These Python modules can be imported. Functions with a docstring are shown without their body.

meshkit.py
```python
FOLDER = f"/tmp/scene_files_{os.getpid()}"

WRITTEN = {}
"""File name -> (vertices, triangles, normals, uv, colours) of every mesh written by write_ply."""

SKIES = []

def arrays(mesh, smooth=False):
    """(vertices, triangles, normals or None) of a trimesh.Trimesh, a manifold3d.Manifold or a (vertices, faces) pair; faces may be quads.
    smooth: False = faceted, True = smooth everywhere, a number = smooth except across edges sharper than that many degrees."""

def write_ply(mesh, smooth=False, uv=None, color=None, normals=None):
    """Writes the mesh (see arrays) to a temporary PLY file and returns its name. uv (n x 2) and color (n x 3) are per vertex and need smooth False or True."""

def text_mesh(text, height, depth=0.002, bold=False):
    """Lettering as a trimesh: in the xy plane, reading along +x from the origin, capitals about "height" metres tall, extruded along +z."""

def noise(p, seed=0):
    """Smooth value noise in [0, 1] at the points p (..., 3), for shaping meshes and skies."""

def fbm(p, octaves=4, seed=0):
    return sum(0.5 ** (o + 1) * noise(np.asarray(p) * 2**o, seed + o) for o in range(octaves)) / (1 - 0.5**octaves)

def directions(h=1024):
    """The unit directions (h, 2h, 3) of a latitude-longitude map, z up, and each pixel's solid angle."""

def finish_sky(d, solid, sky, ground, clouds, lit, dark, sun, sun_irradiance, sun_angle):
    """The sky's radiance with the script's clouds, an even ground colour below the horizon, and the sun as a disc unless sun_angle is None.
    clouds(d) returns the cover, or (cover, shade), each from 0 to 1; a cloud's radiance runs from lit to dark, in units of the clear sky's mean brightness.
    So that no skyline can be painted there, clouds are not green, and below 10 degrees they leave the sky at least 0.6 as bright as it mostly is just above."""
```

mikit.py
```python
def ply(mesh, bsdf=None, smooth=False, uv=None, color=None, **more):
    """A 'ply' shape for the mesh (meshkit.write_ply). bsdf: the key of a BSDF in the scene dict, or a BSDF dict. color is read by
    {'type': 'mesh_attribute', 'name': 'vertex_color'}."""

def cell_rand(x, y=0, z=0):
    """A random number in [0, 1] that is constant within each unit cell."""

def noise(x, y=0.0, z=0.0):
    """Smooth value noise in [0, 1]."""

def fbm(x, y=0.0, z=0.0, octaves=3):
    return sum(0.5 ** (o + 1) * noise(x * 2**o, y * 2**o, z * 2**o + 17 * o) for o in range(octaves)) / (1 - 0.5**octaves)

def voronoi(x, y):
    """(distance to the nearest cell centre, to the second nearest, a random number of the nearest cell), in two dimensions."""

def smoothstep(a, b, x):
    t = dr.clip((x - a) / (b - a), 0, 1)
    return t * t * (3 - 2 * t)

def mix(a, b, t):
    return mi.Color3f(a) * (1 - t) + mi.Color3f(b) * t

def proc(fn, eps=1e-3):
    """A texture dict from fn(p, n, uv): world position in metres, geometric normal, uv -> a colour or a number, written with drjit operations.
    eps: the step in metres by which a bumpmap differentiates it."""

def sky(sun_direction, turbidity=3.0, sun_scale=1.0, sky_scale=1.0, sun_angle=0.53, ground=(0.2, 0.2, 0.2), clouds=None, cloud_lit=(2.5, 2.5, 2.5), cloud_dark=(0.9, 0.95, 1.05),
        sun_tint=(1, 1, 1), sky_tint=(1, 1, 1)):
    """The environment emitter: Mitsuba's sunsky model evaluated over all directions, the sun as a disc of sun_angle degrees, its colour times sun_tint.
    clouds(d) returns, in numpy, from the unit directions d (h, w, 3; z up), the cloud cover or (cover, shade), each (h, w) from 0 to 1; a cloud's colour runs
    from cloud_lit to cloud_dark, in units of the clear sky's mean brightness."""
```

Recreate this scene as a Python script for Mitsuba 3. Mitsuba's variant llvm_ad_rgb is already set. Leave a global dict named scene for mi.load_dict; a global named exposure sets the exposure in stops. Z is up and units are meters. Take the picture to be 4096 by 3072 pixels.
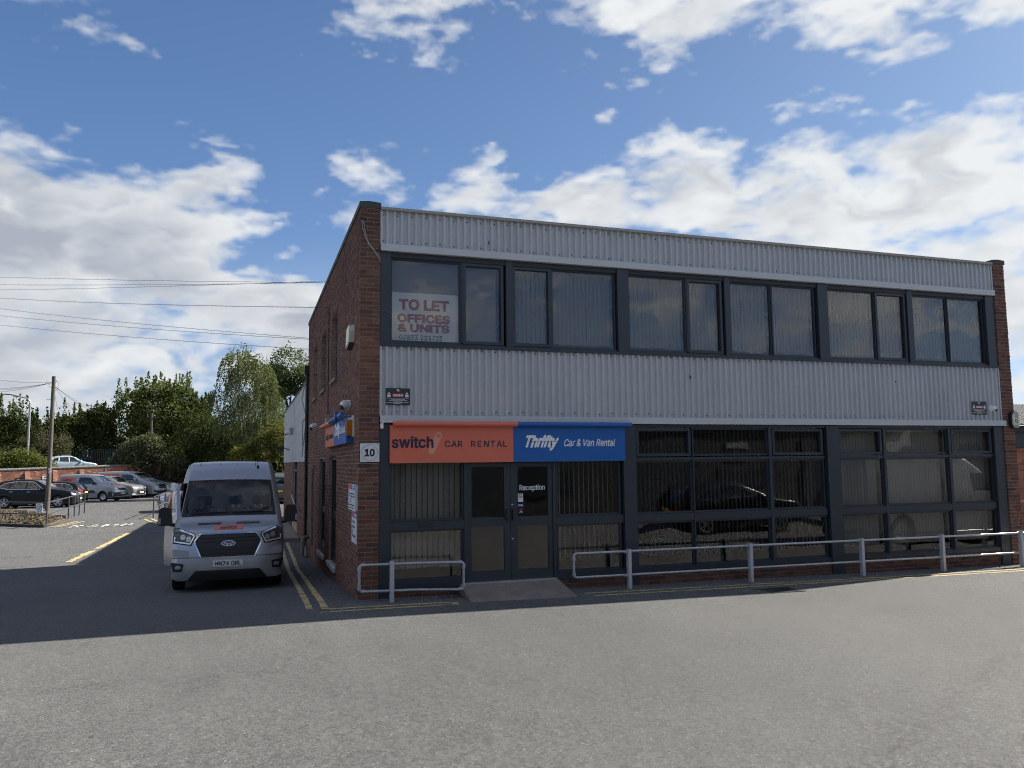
import math, numpy as np, trimesh, shapely, drjit as dr, mitsuba as mi, mikit, meshkit
import shapely.geometry as sg, shapely.affinity as sa
from scipy.spatial import Delaunay
from mikit import noise, fbm, cell_rand, smoothstep, mix, proc
T = mi.ScalarTransform4f
rng = np.random.default_rng(7)
scene, labels = {'type': 'scene'}, {}

# ------------------------------------------------------------------ camera, sky, exposure
CAM = np.array([-1.7068, -13.0226, 2.1764])
_y, _p, _r = 0.3221, 0.0984, -0.0109
FW = np.array([math.sin(_y) * math.cos(_p), math.cos(_y) * math.cos(_p), math.sin(_p)])
_rt = np.array([math.cos(_y), -math.sin(_y), 0]); _up = np.cross(_rt, FW)
UP = -_rt * math.sin(_r) + _up * math.cos(_r)
scene['camera'] = {'type': 'perspective', 'fov': 2 * math.degrees(math.atan(2048 / 3155.2)), 'fov_axis': 'x', 'near_clip': 0.1, 'far_clip': 3000.0,
                   'to_world': T().look_at(origin=CAM.tolist(), target=(CAM + FW).tolist(), up=UP.tolist())}
exposure = 2.38


def clouds(d):
    az, el = np.degrees(np.arctan2(d[..., 0], d[..., 1])), np.degrees(np.arcsin(np.clip(d[..., 2], -1, 1)))
    q = d * [1, 1, 1.9]
    w1 = meshkit.fbm(q * 9 + 3, 5, 1) - .5; w2 = meshkit.fbm(q * 9 + 31, 5, 2) - .5
    a, e = az + w1 * 9, el + w2 * 6
    B = np.full(az.shape, -1.0)
    # bodies of cloud: azimuth, elevation, half sizes, strength
    for ca, ce, sa_, se, k in [(-15, 14.5, 9, 5, 1.3), (-8, 13.5, 8, 4.8, 1.3), (-4, 18, 3, 3, .9), (-18, 8, 14, 8, 1.25), (1, 10, 7, 4, 1.2), (5, 9, 4, 3.4, 1.0), (-30, 12, 14, 9, 1.2),
                               (10, 32, 5, 3.6, .8), (-15, 28.6, 2.6, 1.6, .35), (-11.4, 27, 1.9, 1.1, .33), (34, 32, 10, 3.8, 1.05), (44, 30, 8, 3.4, 1.1), (55, 28, 5, 2.6, .95), (67, 31, 8, 6, 1.1),
                               (8, 19.0, 2.8, 1.7, .40), (16, 19.4, 3.2, 2.0, .80), (24, 18.6, 6, 2.6, 1.0), (32, 18.8, 6, 3.6, 1.15), (40, 17, 8, 4, 1.25), (48, 17, 7, 3.9, 1.2), (57, 16, 8, 5, 1.2), (52, 20.6, 3, 1.5, .6),
                               (27.5, 26.1, 1.3, .6, .25), (40.7, 23.2, 1.2, .8, .33), (41.8, 24.6, .7, .8, .26), (26.8, 23.7, .9, .5, .2), (36, 21.6, 1.8, .8, .3), (29, 21.8, 2, .9, .4), (168, 12, 9, 4, .42), (150, 15, 10, 5, .45), (136, 11, 9, 5, .5), (30, 13, 14, 5, 1.0), (20, 9, 12, 5, .9), (45, 10, 16, 6, 1.1)]:
        rr = np.sqrt(((a - ca) / sa_) ** 2 + ((e - ce) / se) ** 2)
        B = np.maximum(B, k * (1.15 - rr))
    out = np.clip((np.abs(az - 20) - 46) / 12, 0, 1) + np.clip((el - 36) / 8, 0, 1)          # beyond the frame: the same sort of broken cumulus
    B = np.maximum(B, np.where(out > 0, (meshkit.fbm(q * 2.3 + 11, 4, 7) - .46) * 3.2 * np.clip(out, 0, 1), -1))
    n = meshkit.fbm(q * 15 + w1[..., None] * 3.5, 7, 5) - .5; n2 = meshkit.fbm(q * 46 + w2[..., None] * 4, 4, 8) - .5
    f = B + n * 1.8 + n2 * .85
    cover = np.clip((f + .03) / .85, 0, 1); cover = cover ** 1.25 * (2 - cover ** 1.25)
    veil = np.clip(1 - el / 16, 0, 1) * .45
    cover = np.maximum(cover, veil * np.clip(.7 + w2 * 2, 0, 1))
    body = np.clip(B * .9, 0, 1); g = meshkit.fbm(q * 11 + w1[..., None] * 3 + [0, 0, 5], 6, 9)
    away = np.clip((62 - az) / 85, 0, 1)                                                 # thick cloud away from the sun is greyer
    shade = np.clip(body * (.12 + .75 * away) + (g - .50) * 1.5 * (.35 + body), 0, 1)
    return cover, shade


SUN = (1.157, 0.232, 1.0)
scene['sky'] = mikit.sky(SUN, turbidity=3.0, sun_scale=1.75, sky_scale=.63, clouds=clouds, cloud_lit=(3.0, 3.08, 3.12), cloud_dark=(1.45, 1.6, 1.86), ground=(.13, .13, .13), sun_tint=(.87, 1.0, 1.20), sky_tint=(.89, .98, 1.14))

# ------------------------------------------------------------------ helpers
def box(x0, x1, y0, y1, z0, z1):
    m = trimesh.creation.box(extents=[abs(x1 - x0), abs(y1 - y0), abs(z1 - z0)]); m.apply_translation([(x0 + x1) / 2, (y0 + y1) / 2, (z0 + z1) / 2]); return m
def merge(*ms):
    l = [m for k in ms for m in (k if isinstance(k, (list, tuple)) else [k])]
    return trimesh.util.concatenate(l) if len(l) > 1 else l[0]
def quadm(v, f): return trimesh.Trimesh(np.asarray(v, float), np.vstack([np.asarray(f)[:, [0, 1, 2]], np.asarray(f)[:, [0, 2, 3]]]), process=False)
def tube(pts, r, n=8, cap=True):
    p = np.asarray(pts, float); r = np.broadcast_to(r, (len(p),))
    t = np.gradient(p, axis=0); t /= np.linalg.norm(t, axis=1, keepdims=True) + 1e-12
    x = np.cross(t[0], [0, 0, 1.0] if abs(t[0, 2]) < .9 else [1.0, 0, 0]); a = [x / np.linalg.norm(x)]
    for q in t[1:]: x = a[-1] - q * (a[-1] @ q); a.append(x / (np.linalg.norm(x) + 1e-12))
    a = np.array(a); b = np.cross(t, a)
    g = np.arange(n) * 2 * np.pi / n
    v = (p[:, None] + r[:, None, None] * (np.cos(g)[None, :, None] * a[:, None] + np.sin(g)[None, :, None] * b[:, None])).reshape(-1, 3)
    i, j = np.meshgrid(np.arange(len(p) - 1), np.arange(n), indexing='ij'); k = (j + 1) % n
    q = np.stack([i * n + j, (i + 1) * n + j, (i + 1) * n + k, i * n + k], -1).reshape(-1, 4)
    m = quadm(v, q)
    if cap:
        c = len(m.vertices); L = (len(p) - 1) * n; jj = np.arange(n); kk = (jj + 1) % n
        m = trimesh.Trimesh(np.vstack([m.vertices, p[:1], p[-1:]]), np.vstack([m.faces, np.stack([np.full(n, c), jj, kk], 1), np.stack([np.full(n, c + 1), L + kk, L + jj], 1)]), process=False)
    return m
def lathe(prof, n=24, axis='y'):
    m = trimesh.creation.revolve(np.asarray(prof, float), sections=n)
    if axis == 'y': m.apply_transform(trimesh.transformations.rotation_matrix(-math.pi / 2, [1, 0, 0]))
    if axis == 'x': m.apply_transform(trimesh.transformations.rotation_matrix(math.pi / 2, [0, 1, 0]))
    return m
def move(m, t): m = m.copy(); m.apply_translation(t); return m
def rotz(m, a, about=(0, 0, 0)): m = m.copy(); m.apply_transform(trimesh.transformations.rotation_matrix(a, [0, 0, 1], about)); return m
def extr(poly, d):
    return merge([trimesh.creation.extrude_polygon(g, d, engine='earcut') for g in getattr(poly, 'geoms', [poly])])
def front(m, X, Y, Z):          # a plan drawn in xy (seen from +z) stood up on a face that looks to -y
    m = m.copy(); v = np.array(m.vertices); m.vertices = np.stack([X + v[:, 0], Y - v[:, 2], Z + v[:, 1]], 1); return m
def left(m, X, Y, Z):           # ... on a face that looks to -x
    m = m.copy(); v = np.array(m.vertices); m.vertices = np.stack([X - v[:, 2], Y - v[:, 0], Z + v[:, 1]], 1); return m
def rrect(x0, x1, y0, y1, r=0): return sg.box(x0 + r, y0 + r, x1 - r, y1 - r).buffer(r) if r else sg.box(x0, y0, x1, y1)
_txt = {}
def glyphs(s, bold):
    if 'I' not in s or s.count('I') != 1 or len(s) < 2: return meshkit.text_mesh(s, 1.0, 1.0, bold)
    a, b = s.split('I'); w = .27 if bold else .2; A = meshkit.text_mesh(a, 1.0, 1.0, bold) if a.strip() else None; B_ = meshkit.text_mesh(b, 1.0, 1.0, bold); x = A.bounds[1][0] + .14 if A else 0
    return trimesh.util.concatenate([k for k in (A, box(x, x + w, -.02, 1.03, 0, 1), move(B_, (x + w + .14 - B_.bounds[0][0], 0, 0))) if k is not None])
def text(s, h, width=None, bold=False, depth=.003, shear=0., center=False, fat=0.):
    k = (s, bold, fat)
    if k not in _txt:
        m = glyphs(s, bold)
        if fat:
            tri = np.array(m.vertices)[m.faces]; tri = tri[(tri[:, :, 2] < 1e-6).all(1)][:, :, :2]
            m = extr(shapely.union_all(shapely.polygons(tri)).buffer(fat, join_style='mitre').simplify(.004), 1.0); m.apply_translation([0, fat, 0]); m.apply_scale([1, 1 / (1 + 2 * fat), 1])
        _txt[k] = m
    m = _txt[k].copy(); v = np.array(m.vertices); v[:, 0] -= v[:, 0].min()
    v[:, 0] *= (width / v[:, 0].max()) if width else h
    v[:, 1] *= h; v[:, 2] *= depth; v[:, 0] += shear * v[:, 1]
    if center: v[:, 0] -= v[:, 0].max() / 2
    m.vertices = v; return m
used = {}
def key_for(base):
    if base not in used: used[base] = 0; return base
    used[base] += 1; return f'{base}_{used[base]:03d}'
def say(k, label=None, cat=None, group=None, kind=None):
    d = {a: b for a, b in dict(label=label, category=cat, group=group, kind=kind).items() if b}
    if d: labels[k] = d
def thing(name, label, cat, group=None, kind=None):
    k = key_for(name); say(k, label, cat, group, kind); return k
def part(parent, name, mesh, mat, smooth=False, color=None, label=None, kind=None):
    k = key_for(f'{parent}__{name}')
    scene[k] = mikit.ply(mesh, mat, smooth=smooth, color=color); say(k, label, kind=kind); return k
def solo(name, mesh, mat, label=None, cat=None, group=None, kind=None, smooth=False, color=None):
    k = key_for(name); scene[k] = mikit.ply(mesh, mat, smooth=smooth, color=color); say(k, label, cat, group, kind); return k
def struct(name, mesh, mat, smooth=False): return solo(name, mesh, mat, kind='structure', smooth=smooth)
def zg(x, y):
    x, y = np.asarray(x, float), np.asarray(y, float)
    r = np.clip((y - 27) / 8, 0, 1); r = r * r * (3 - 2 * r)
    return -.055 * np.clip(y, 0, 7.6) + .21 * r - .0105 * np.clip(x, 0, 30) * np.clip(1 - (y - 1) / 2, 0, 1)

# ------------------------------------------------------------------ materials
def rgb(*c): return {'type': 'rgb', 'value': list(c)}
def two(d): return {'type': 'twosided', 'b': d}
def mat(name, color, rough=.6, metal=0., **k):
    scene[name] = two({'type': 'principled', 'base_color': color if isinstance(color, dict) else rgb(*color), 'roughness': rough, 'metallic': metal, **k}); return name
vc = {'type': 'mesh_attribute', 'name': 'vertex_color'}


SA, SB = (-6.5, -3.95, -1.2, -4.06), (2.2, -8.45, 6.6, -6.0)
def asphalt(p, n, uv):
    d1, d2, r = mikit.voronoi(p.x * 78, p.y * 78); e1, e2, r2 = mikit.voronoi(p.x * 33 + 9, p.y * 33)
    a = .58 + .64 * r + .34 * (r2 - .5); a = a * (1 - .30 * smoothstep(.12, .02, d2 - d1))                       # stones in their binder
    b = fbm(p.x * .35, p.y * .35, 4.0, 4); c = fbm(p.x * 2.2, p.y * 1.1, 9.0, 3)
    v = .112 * a * (.90 + .20 * b) * (.92 + .16 * c)
    worn = smoothstep(.52, .68, fbm(p.x * .55 + 3, p.y * .5, 2.0, 3)) * smoothstep(.45, .75, noise(p.x * 24, p.y * 24, 7))
    v = v * (1 - .15 * worn)
    w = fbm(p.x * .32, p.y * .6, 21.0, 3) * 2.4 + fbm(p.x * 5, p.y * 5, 5.0, 2) * .10                  # fine cracks
    crack = 1 - smoothstep(.004, .014, dr.abs(w - 1.18)); v = v * (1 - .42 * crack * smoothstep(.48, .62, noise(p.x * .22, p.y * .22, 3.5)))
    wob = .10 * (fbm(p.x * 1.1, p.y * 1.1, 2.0, 4) - .5) + .03 * (noise(p.x * 9, p.y * 9, 4) - .5)
    def seam(ax, ay, bx, by, w0):                                                                          # open joints between old lays
        L2 = (bx - ax) ** 2 + (by - ay) ** 2; t = dr.clip(((p.x - ax) * (bx - ax) + (p.y - ay) * (by - ay)) / L2, 0, 1); d = dr.sqrt(dr.square(p.x - ax - t * (bx - ax)) + dr.square(p.y - ay - t * (by - ay))) + wob * 1.1
        g = smoothstep(.35, .6, noise(p.x * 1.7, p.y * 1.7, 8.0)) * .7 + .3
        return dr.maximum((1 - smoothstep(w0 * .3, w0, dr.abs(d))) * .34 * g * smoothstep(.3, .55, noise(p.x * 4, p.y * 4, 9)), (1 - smoothstep(0, .24, d)) * .22 * smoothstep(.4, .7, noise(p.x * 30, p.y * 30, 5)))
    v = v * (1 - dr.maximum(seam(SA[0], SA[1], SA[2], SA[3], .022), seam(SB[0], SB[1], SB[2], SB[3], .028)))
    newer = smoothstep(0, .08, -p.x * .13 - p.y - .62 + .06 * (fbm(p.x * 2, p.y * 2, 1.) - .5)) * smoothstep(-4.5, -2.5, -p.x)
    oil = smoothstep(.70, .80, fbm(p.x * .9 + 7, p.y * .9, 31.0, 3)) * .09
    chip = smoothstep(.990, .997, r) * .10
    v = v * (1 - .07 * newer) * (1 - oil) + chip
    return mix((v * .985, v * 1.0, v * 1.03), (v * .995, v * 1.0, v * 1.01), b)


def asphalt_h(p, n, uv): return fbm(p.x * 70, p.y * 70, 3.0, 2) * 1.0 + fbm(p.x * 150, p.y * 150, 1.0, 1) * .5
scene['m_asphalt'] = {'type': 'bumpmap', 'b': {'type': 'principled', 'base_color': proc(asphalt), 'roughness': .75, 'specular': .4}, 'arbitrary': proc(asphalt_h, 2e-3), 'scale': .012}
scene['m_yellow'] = two({'type': 'principled', 'roughness': .7, 'base_color': proc(lambda p, n, uv: mix((.42, .33, .155), (.15, .13, .09), smoothstep(.50, .72, fbm(p.x * 9, p.y * 9, 1.0, 4)) * .75 + .25 * noise(p.x * 60, p.y * 60)))})
scene['m_faded'] = two({'type': 'principled', 'roughness': .75, 'base_color': proc(lambda p, n, uv: mix((.20, .16, .085), (.085, .085, .082), smoothstep(.36, .6, fbm(p.x * 8, p.y * 5, 1.0, 4))))})
scene['m_whitepaint'] = two({'type': 'principled', 'roughness': .7, 'base_color': proc(lambda p, n, uv: mix((.50, .50, .47), (.095, .095, .09), smoothstep(.42, .58, fbm(p.x * 5, p.y * 5, 1.0, 4))))})
scene['m_concrete'] = two({'type': 'principled', 'roughness': .9, 'base_color': proc(lambda p, n, uv: mi.Color3f(.17, .145, .13) * (.6 + .5 * fbm(p.x * 4, p.y * 4, p.z * 4, 4) + .3 * noise(p.x * 45, p.y * 45)))})
scene['m_brick'] = {'type': 'bumpmap', 'b': {'type': 'principled', 'base_color': vc, 'roughness': .85}, 'arbitrary': proc(lambda p, n, uv: fbm(p.x * 60, p.y * 60, p.z * 60, 3), 2e-3), 'scale': .004}
mat('m_mortar', proc(lambda p, n, uv: mi.Color3f(.31, .22, .165) * (.65 + .6 * fbm(p.x * 14, p.y * 14, p.z * 14, 3))), .95)
def cladc(p, n, uv):
    st = fbm(p.x * 7, p.z * .35, p.y, 4); d = fbm(p.x * .9, p.z * 1.3, 3.0, 3)
    return mi.Color3f(.425, .43, .445) * (.93 + .07 * st + .09 * d - .06 * smoothstep(.6, .75, fbm(p.x * 3, p.z * .6, 5.0, 3)))
mat('m_clad', proc(cladc), .42, .0, specular=.5)
mat('m_trim', (.47, .475, .49), .45)
mat('m_frame', (.024, .031, .042), .42, specular=.5)
mat('m_framedark', (.018, .020, .024), .5)
mat('m_black', (.012, .012, .013), .5); mat('m_rubber', (.014, .014, .015), .8)
mat('m_whiteplastic', (.72, .72, .70), .4); mat('m_cream', (.62, .60, .48), .4); mat('m_greyplastic', (.33, .33, .32), .5)
mat('m_galv', proc(lambda p, n, uv: mi.Color3f(.42, .44, .47) * (.7 + .5 * fbm(p.x * 25, p.y * 25, p.z * 25, 3))), .42, .55)
mat('m_post', (.45, .46, .49), .5, .2)
mat('m_rail', (.045, .052, .062), .45)
mat('m_orange', (.62, .145, .085), .38); mat('m_blue', (.008, .098, .36), .38); mat('m_navy', (.012, .012, .045), .45); mat('m_peach', (.62, .27, .19), .42)
mat('m_white', (.74, .74, .74), .45); mat('m_signwhite', (.62, .63, .65), .4); mat('m_textgrey', (.10, .10, .12), .6); mat('m_maroon', (.31, .016, .03), .5); mat('m_red', (.42, .02, .03), .45)
mat('m_amber', (.42, .13, .015), .2)
mat('m_blind', proc(lambda p, n, uv: mi.Color3f(.36, .345, .32) * (.8 + .3 * fbm(p.x * 9, p.y * 9, p.z * .5, 2))), .8)
mat('m_blindup', (.25, .225, .205), .8)
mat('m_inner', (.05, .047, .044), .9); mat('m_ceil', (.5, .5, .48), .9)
mat('m_roof', (.10, .10, .10), .9); mat('m_coping', proc(lambda p, n, uv: mix((.055, .055, .05), (.085, .10, .045), smoothstep(.45, .65, fbm(p.x * 5, p.y * 5, p.z * 5, 3)))), .8)
mat('m_capping', (.30, .28, .25), .6)
scene['m_pane'] = {'type': 'thindielectric', 'int_ior': 1.55, 'specular_transmittance': rgb(.62, .62, .60)}
scene['m_carglass'] = {'type': 'thindielectric', 'int_ior': 1.55, 'specular_transmittance': rgb(.42, .46, .46)}
scene['m_wsglass'] = {'type': 'thindielectric', 'int_ior': 1.28, 'specular_transmittance': rgb(.78, .82, .85)}
def paint(n, c, metal=.55, rough=.32): return mat(n, c, rough, metal, clearcoat=.7 if max(c) > .05 else .2, clearcoat_gloss=.94, specular=.5 if max(c) > .05 else .3)
paint('p_silver', (.42, .425, .45), .65, .3); paint('p_grey', (.20, .205, .215), .5); paint('p_midgrey', (.36, .37, .39), .5); paint('p_black', (.006, .0065, .008), .0, .22)
paint('p_white', (.74, .745, .75), .05); paint('p_bluegrey', (.28, .37, .46), .5); paint('p_green', (.055, .075, .07), .2)
mat('m_chrome', (.75, .75, .77), .12, 1.0); mat('m_alloy', (.55, .56, .58), .3, .8); mat('m_plasticgrey', (.035, .037, .04), .6)
mat('m_lens', (.40, .42, .44), .08, .6, clearcoat=1.0); mat('m_lensdark', (.05, .055, .06), .1, .3, clearcoat=1.0); mat('m_bright', (.9, .9, .9), .15, .5); mat('m_redlens', (.35, .01, .01), .2)
mat('m_plate', (.72, .72, .70), .4); mat('m_plateyellow', (.75, .48, .05), .4); mat('m_ovalblue', (.01, .03, .16), .25, clearcoat=1.0); mat('m_seat', (.022, .024, .03), .8); mat('m_darkpaint', (.02, .022, .026), .3, .0)
mat('m_wood', proc(lambda p, n, uv: mi.Color3f(.105, .092, .080) * (.6 + .7 * fbm(p.x * 26, p.y * 26, p.z * .8, 3))), .85)
mat('m_bark', (.07, .06, .05), .9); mat('m_birchbark', (.35, .34, .31), .8)
scene['m_leaf'] = {'type': 'principledthin', 'base_color': vc, 'roughness': .55, 'diff_trans': .75, 'eta': 1.35}
mat('m_stone', vc, .9)
mat('m_earth', proc(lambda p, n, uv: mix((.085, .06, .045), (.05, .04, .026), fbm(p.x * 3, p.y * 3, p.z * 3, 4)) * (.6 + .8 * noise(p.x * 18, p.y * 18, p.z * 18))), .95)
mat('m_grassland', proc(lambda p, n, uv: mix((.05, .06, .02), (.09, .08, .035), fbm(p.x * .8, p.y * .8, 1., 4))), .95)
def wallc(p, n, uv):
    s = (p.x * .906 + p.y * .423); row = dr.floor(p.z / .075); u = s / .225 + .5 * (row - 2 * dr.floor(row / 2)); f = u - dr.floor(u); g = p.z / .075 - row
    r = cell_rand(dr.floor(u), row, 3); b = mix((.36, .125, .07), (.15, .07, .055), r) * (.8 + .4 * cell_rand(dr.floor(u), row, 9)); b = mix(b, (.55, .30, .2), smoothstep(.93, .95, cell_rand(dr.floor(u), row, 5)))
    m = dr.maximum(1 - smoothstep(.03, .06, dr.minimum(f, 1 - f)), 1 - smoothstep(.1, .18, dr.minimum(g, 1 - g)))
    return mix(b, (.24, .18, .14), m * .75) * (.60 + .5 * fbm(p.x * .8, p.y * .8, p.z * 1.5, 3))
mat('m_farbrick', proc(wallc), .9)
mat('m_kerbdark', (.03, .028, .026), .9)
mat('m_slate', proc(lambda p, n, uv: mi.Color3f(.13, .135, .14) * (.7 + .6 * noise(p.x * 3, p.y * 8, p.z * 8))), .7)
mat('m_shed', (.30, .30, .31), .7); mat('m_darkclad', (.040, .042, .045), .7)

# ------------------------------------------------------------------ ground
def axis_pts(a, lo, hi, fine, coarse):
    return np.unique(np.concatenate([np.arange(lo, hi + 1e-6, fine), np.geomspace(1, a, coarse) + hi, lo - np.geomspace(1, a, coarse)]))
gx, gy = axis_pts(900, -26, 32, 1.0, 18), axis_pts(900, -16, 66, .5, 18)
GX, GY = np.meshgrid(gx, gy, indexing='ij'); nx, ny = GX.shape
I = (np.arange(nx - 1)[:, None] * ny + np.arange(ny - 1)[None]).reshape(-1)
struct('ground', quadm(np.stack([GX, GY, zg(GX, GY)], -1).reshape(-1, 3), np.stack([I, I + ny, I + ny + 1, I + 1], 1)), 'm_asphalt', smooth=True)
def strip(pts, w, dz=.004, seg=.5, jag=.0):
    p = np.asarray(pts, float); out = []
    for a, b in zip(p[:-1], p[1:]):
        n = max(1, int(np.linalg.norm(b - a) / seg)); t = np.linspace(0, 1, n + 1)[:, None]; c = a + (b - a) * t; d = (b - a) / np.linalg.norm(b - a); nn = np.array([-d[1], d[0]])
        j1, j2 = (rng.normal(0, jag, (2, n + 1, 1)) if jag else (0, 0)); l, r = c + nn * (w / 2 + j1), c - nn * (w / 2 + j2)
        v = np.vstack([np.c_[r, zg(*r.T) + dz], np.c_[l, zg(*l.T) + dz]]); k = np.arange(n)
        out.append(quadm(v, np.stack([k, k + 1, k + n + 2, k + n + 1], 1)))
    return merge(out)
def mark(name, mesh, m): part('ground', name, mesh, m)
J = .006
mark('yellow_line', strip([(-.79, -.52), (-.66, 13.6)], .10, seg=.15, jag=J), 'm_yellow')
mark('yellow_line', strip([(-.565, -.62), (-.43, 14.6)], .10, seg=.15, jag=J), 'm_yellow')
mark('yellow_line', strip([(-.512, -.63), (1.36, -.665)], .075, seg=.15, jag=J), 'm_yellow')
mark('yellow_line', strip([(-.66, -.86), (1.44, -.865)], .075, seg=.15, jag=J), 'm_yellow')
mark('yellow_line', strip([(1.40, -.70), (1.41, -.82)], .10, seg=.1), 'm_yellow')
mark('yellow_line', strip([(3.70, -.56), (9.8, -.64), (20, -.5)], .075, seg=.15, jag=J), 'm_yellow')
mark('yellow_line', strip([(3.76, -.82), (9.6, -.84), (20, -.74)], .075, seg=.15, jag=J), 'm_yellow')
mark('parking_line', strip([(-6.32, 11.6), (-6.2, 14.6)], .16, seg=.15, jag=.03), 'm_yellow')
mark('parking_line', strip([(-6.2, 15.2), (-6.05, 21.2)], .18, seg=.15, jag=.03), 'm_yellow')
mark('parking_line', strip([(-6.2, 11.75), (-3.0, 12.6)], .09, seg=.2, jag=.01), 'm_faded')
mark('parking_line', strip([(-5.9, 21.15), (-3.0, 21.6)], .10, seg=.2, jag=.01), 'm_faded')
for k, (px_, py_, s_) in enumerate([(-5.1, 13.0, 'KEEP'), (-5.0, 15.4, 'CLEAR'), (-4.9, 17.8, 'NO')]):   # worn lettering in the bay, lying flat
    t_ = text(s_, 1.5, width=2.2, bold=True, depth=.001); v_ = np.array(t_.vertices); v_ = np.c_[px_ + v_[:, 0] * .75, py_ + v_[:, 1], zg(px_, py_) + .004 + v_[:, 2]]; t_.vertices = v_
    if k < 0: mark('lettering', t_, 'm_faded')
for k in range(9):
    yy_ = 13.2 + .75 * k; x0_ = -5.1 + rng.uniform(0, .5); mark('faded_paint', strip([(x0_, yy_), (x0_ + rng.uniform(.6, 1.4), yy_ + rng.uniform(-.1, .35))], .14, seg=.2, jag=.03), 'm_faded')
for c_, x_, w_ in zip('RAMP', (-8.95, -8.3, -7.7, -6.95), (.42, .48, .58, .42)):
    t_ = text(c_, 1.5, width=w_, bold=True, depth=.001); v_ = np.array(t_.vertices); xx_, yy_ = x_ + v_[:, 0], 25.2 + v_[:, 1]
    t_.vertices = np.c_[xx_, yy_, zg(xx_, yy_) + .014 + v_[:, 2]]; mark('lettering', t_, 'm_whitepaint')
for a_, b_ in [((-9.75, 25.9), (-9.25, 29.0)), ((-9.5, 25.75), (-8.95, 28.8)), ((-6.4, 29.0), (-5.45, 25.6)), ((-6.1, 29.1), (-5.2, 25.9))]: mark('yellow_line', strip([a_, b_], .11, dz=.016, seg=.25, jag=J), 'm_yellow')
dm = merge([box(6.72 + .075 * k, 6.72 + .075 * k + .035, -1.52, -1.14, -.085, -.066) for k in range(8)] + [box(6.67, 7.36, -1.56, -1.52, -.085, -.064), box(6.67, 7.36, -1.14, -1.10, -.085, -.064)])
solo('drain_grate', merge(dm, box(6.68, 7.35, -1.55, -1.12, -.12, -.0745)), 'm_framedark', 'dark slotted drain grate set in the asphalt at the edge of the shade', 'drain')
solo('step_block', merge(box(-.62, -.02, 14.9, 24.6, -.5, -.30)), 'm_concrete', 'long low concrete step along the foot of the rear brick wall', 'step')

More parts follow.
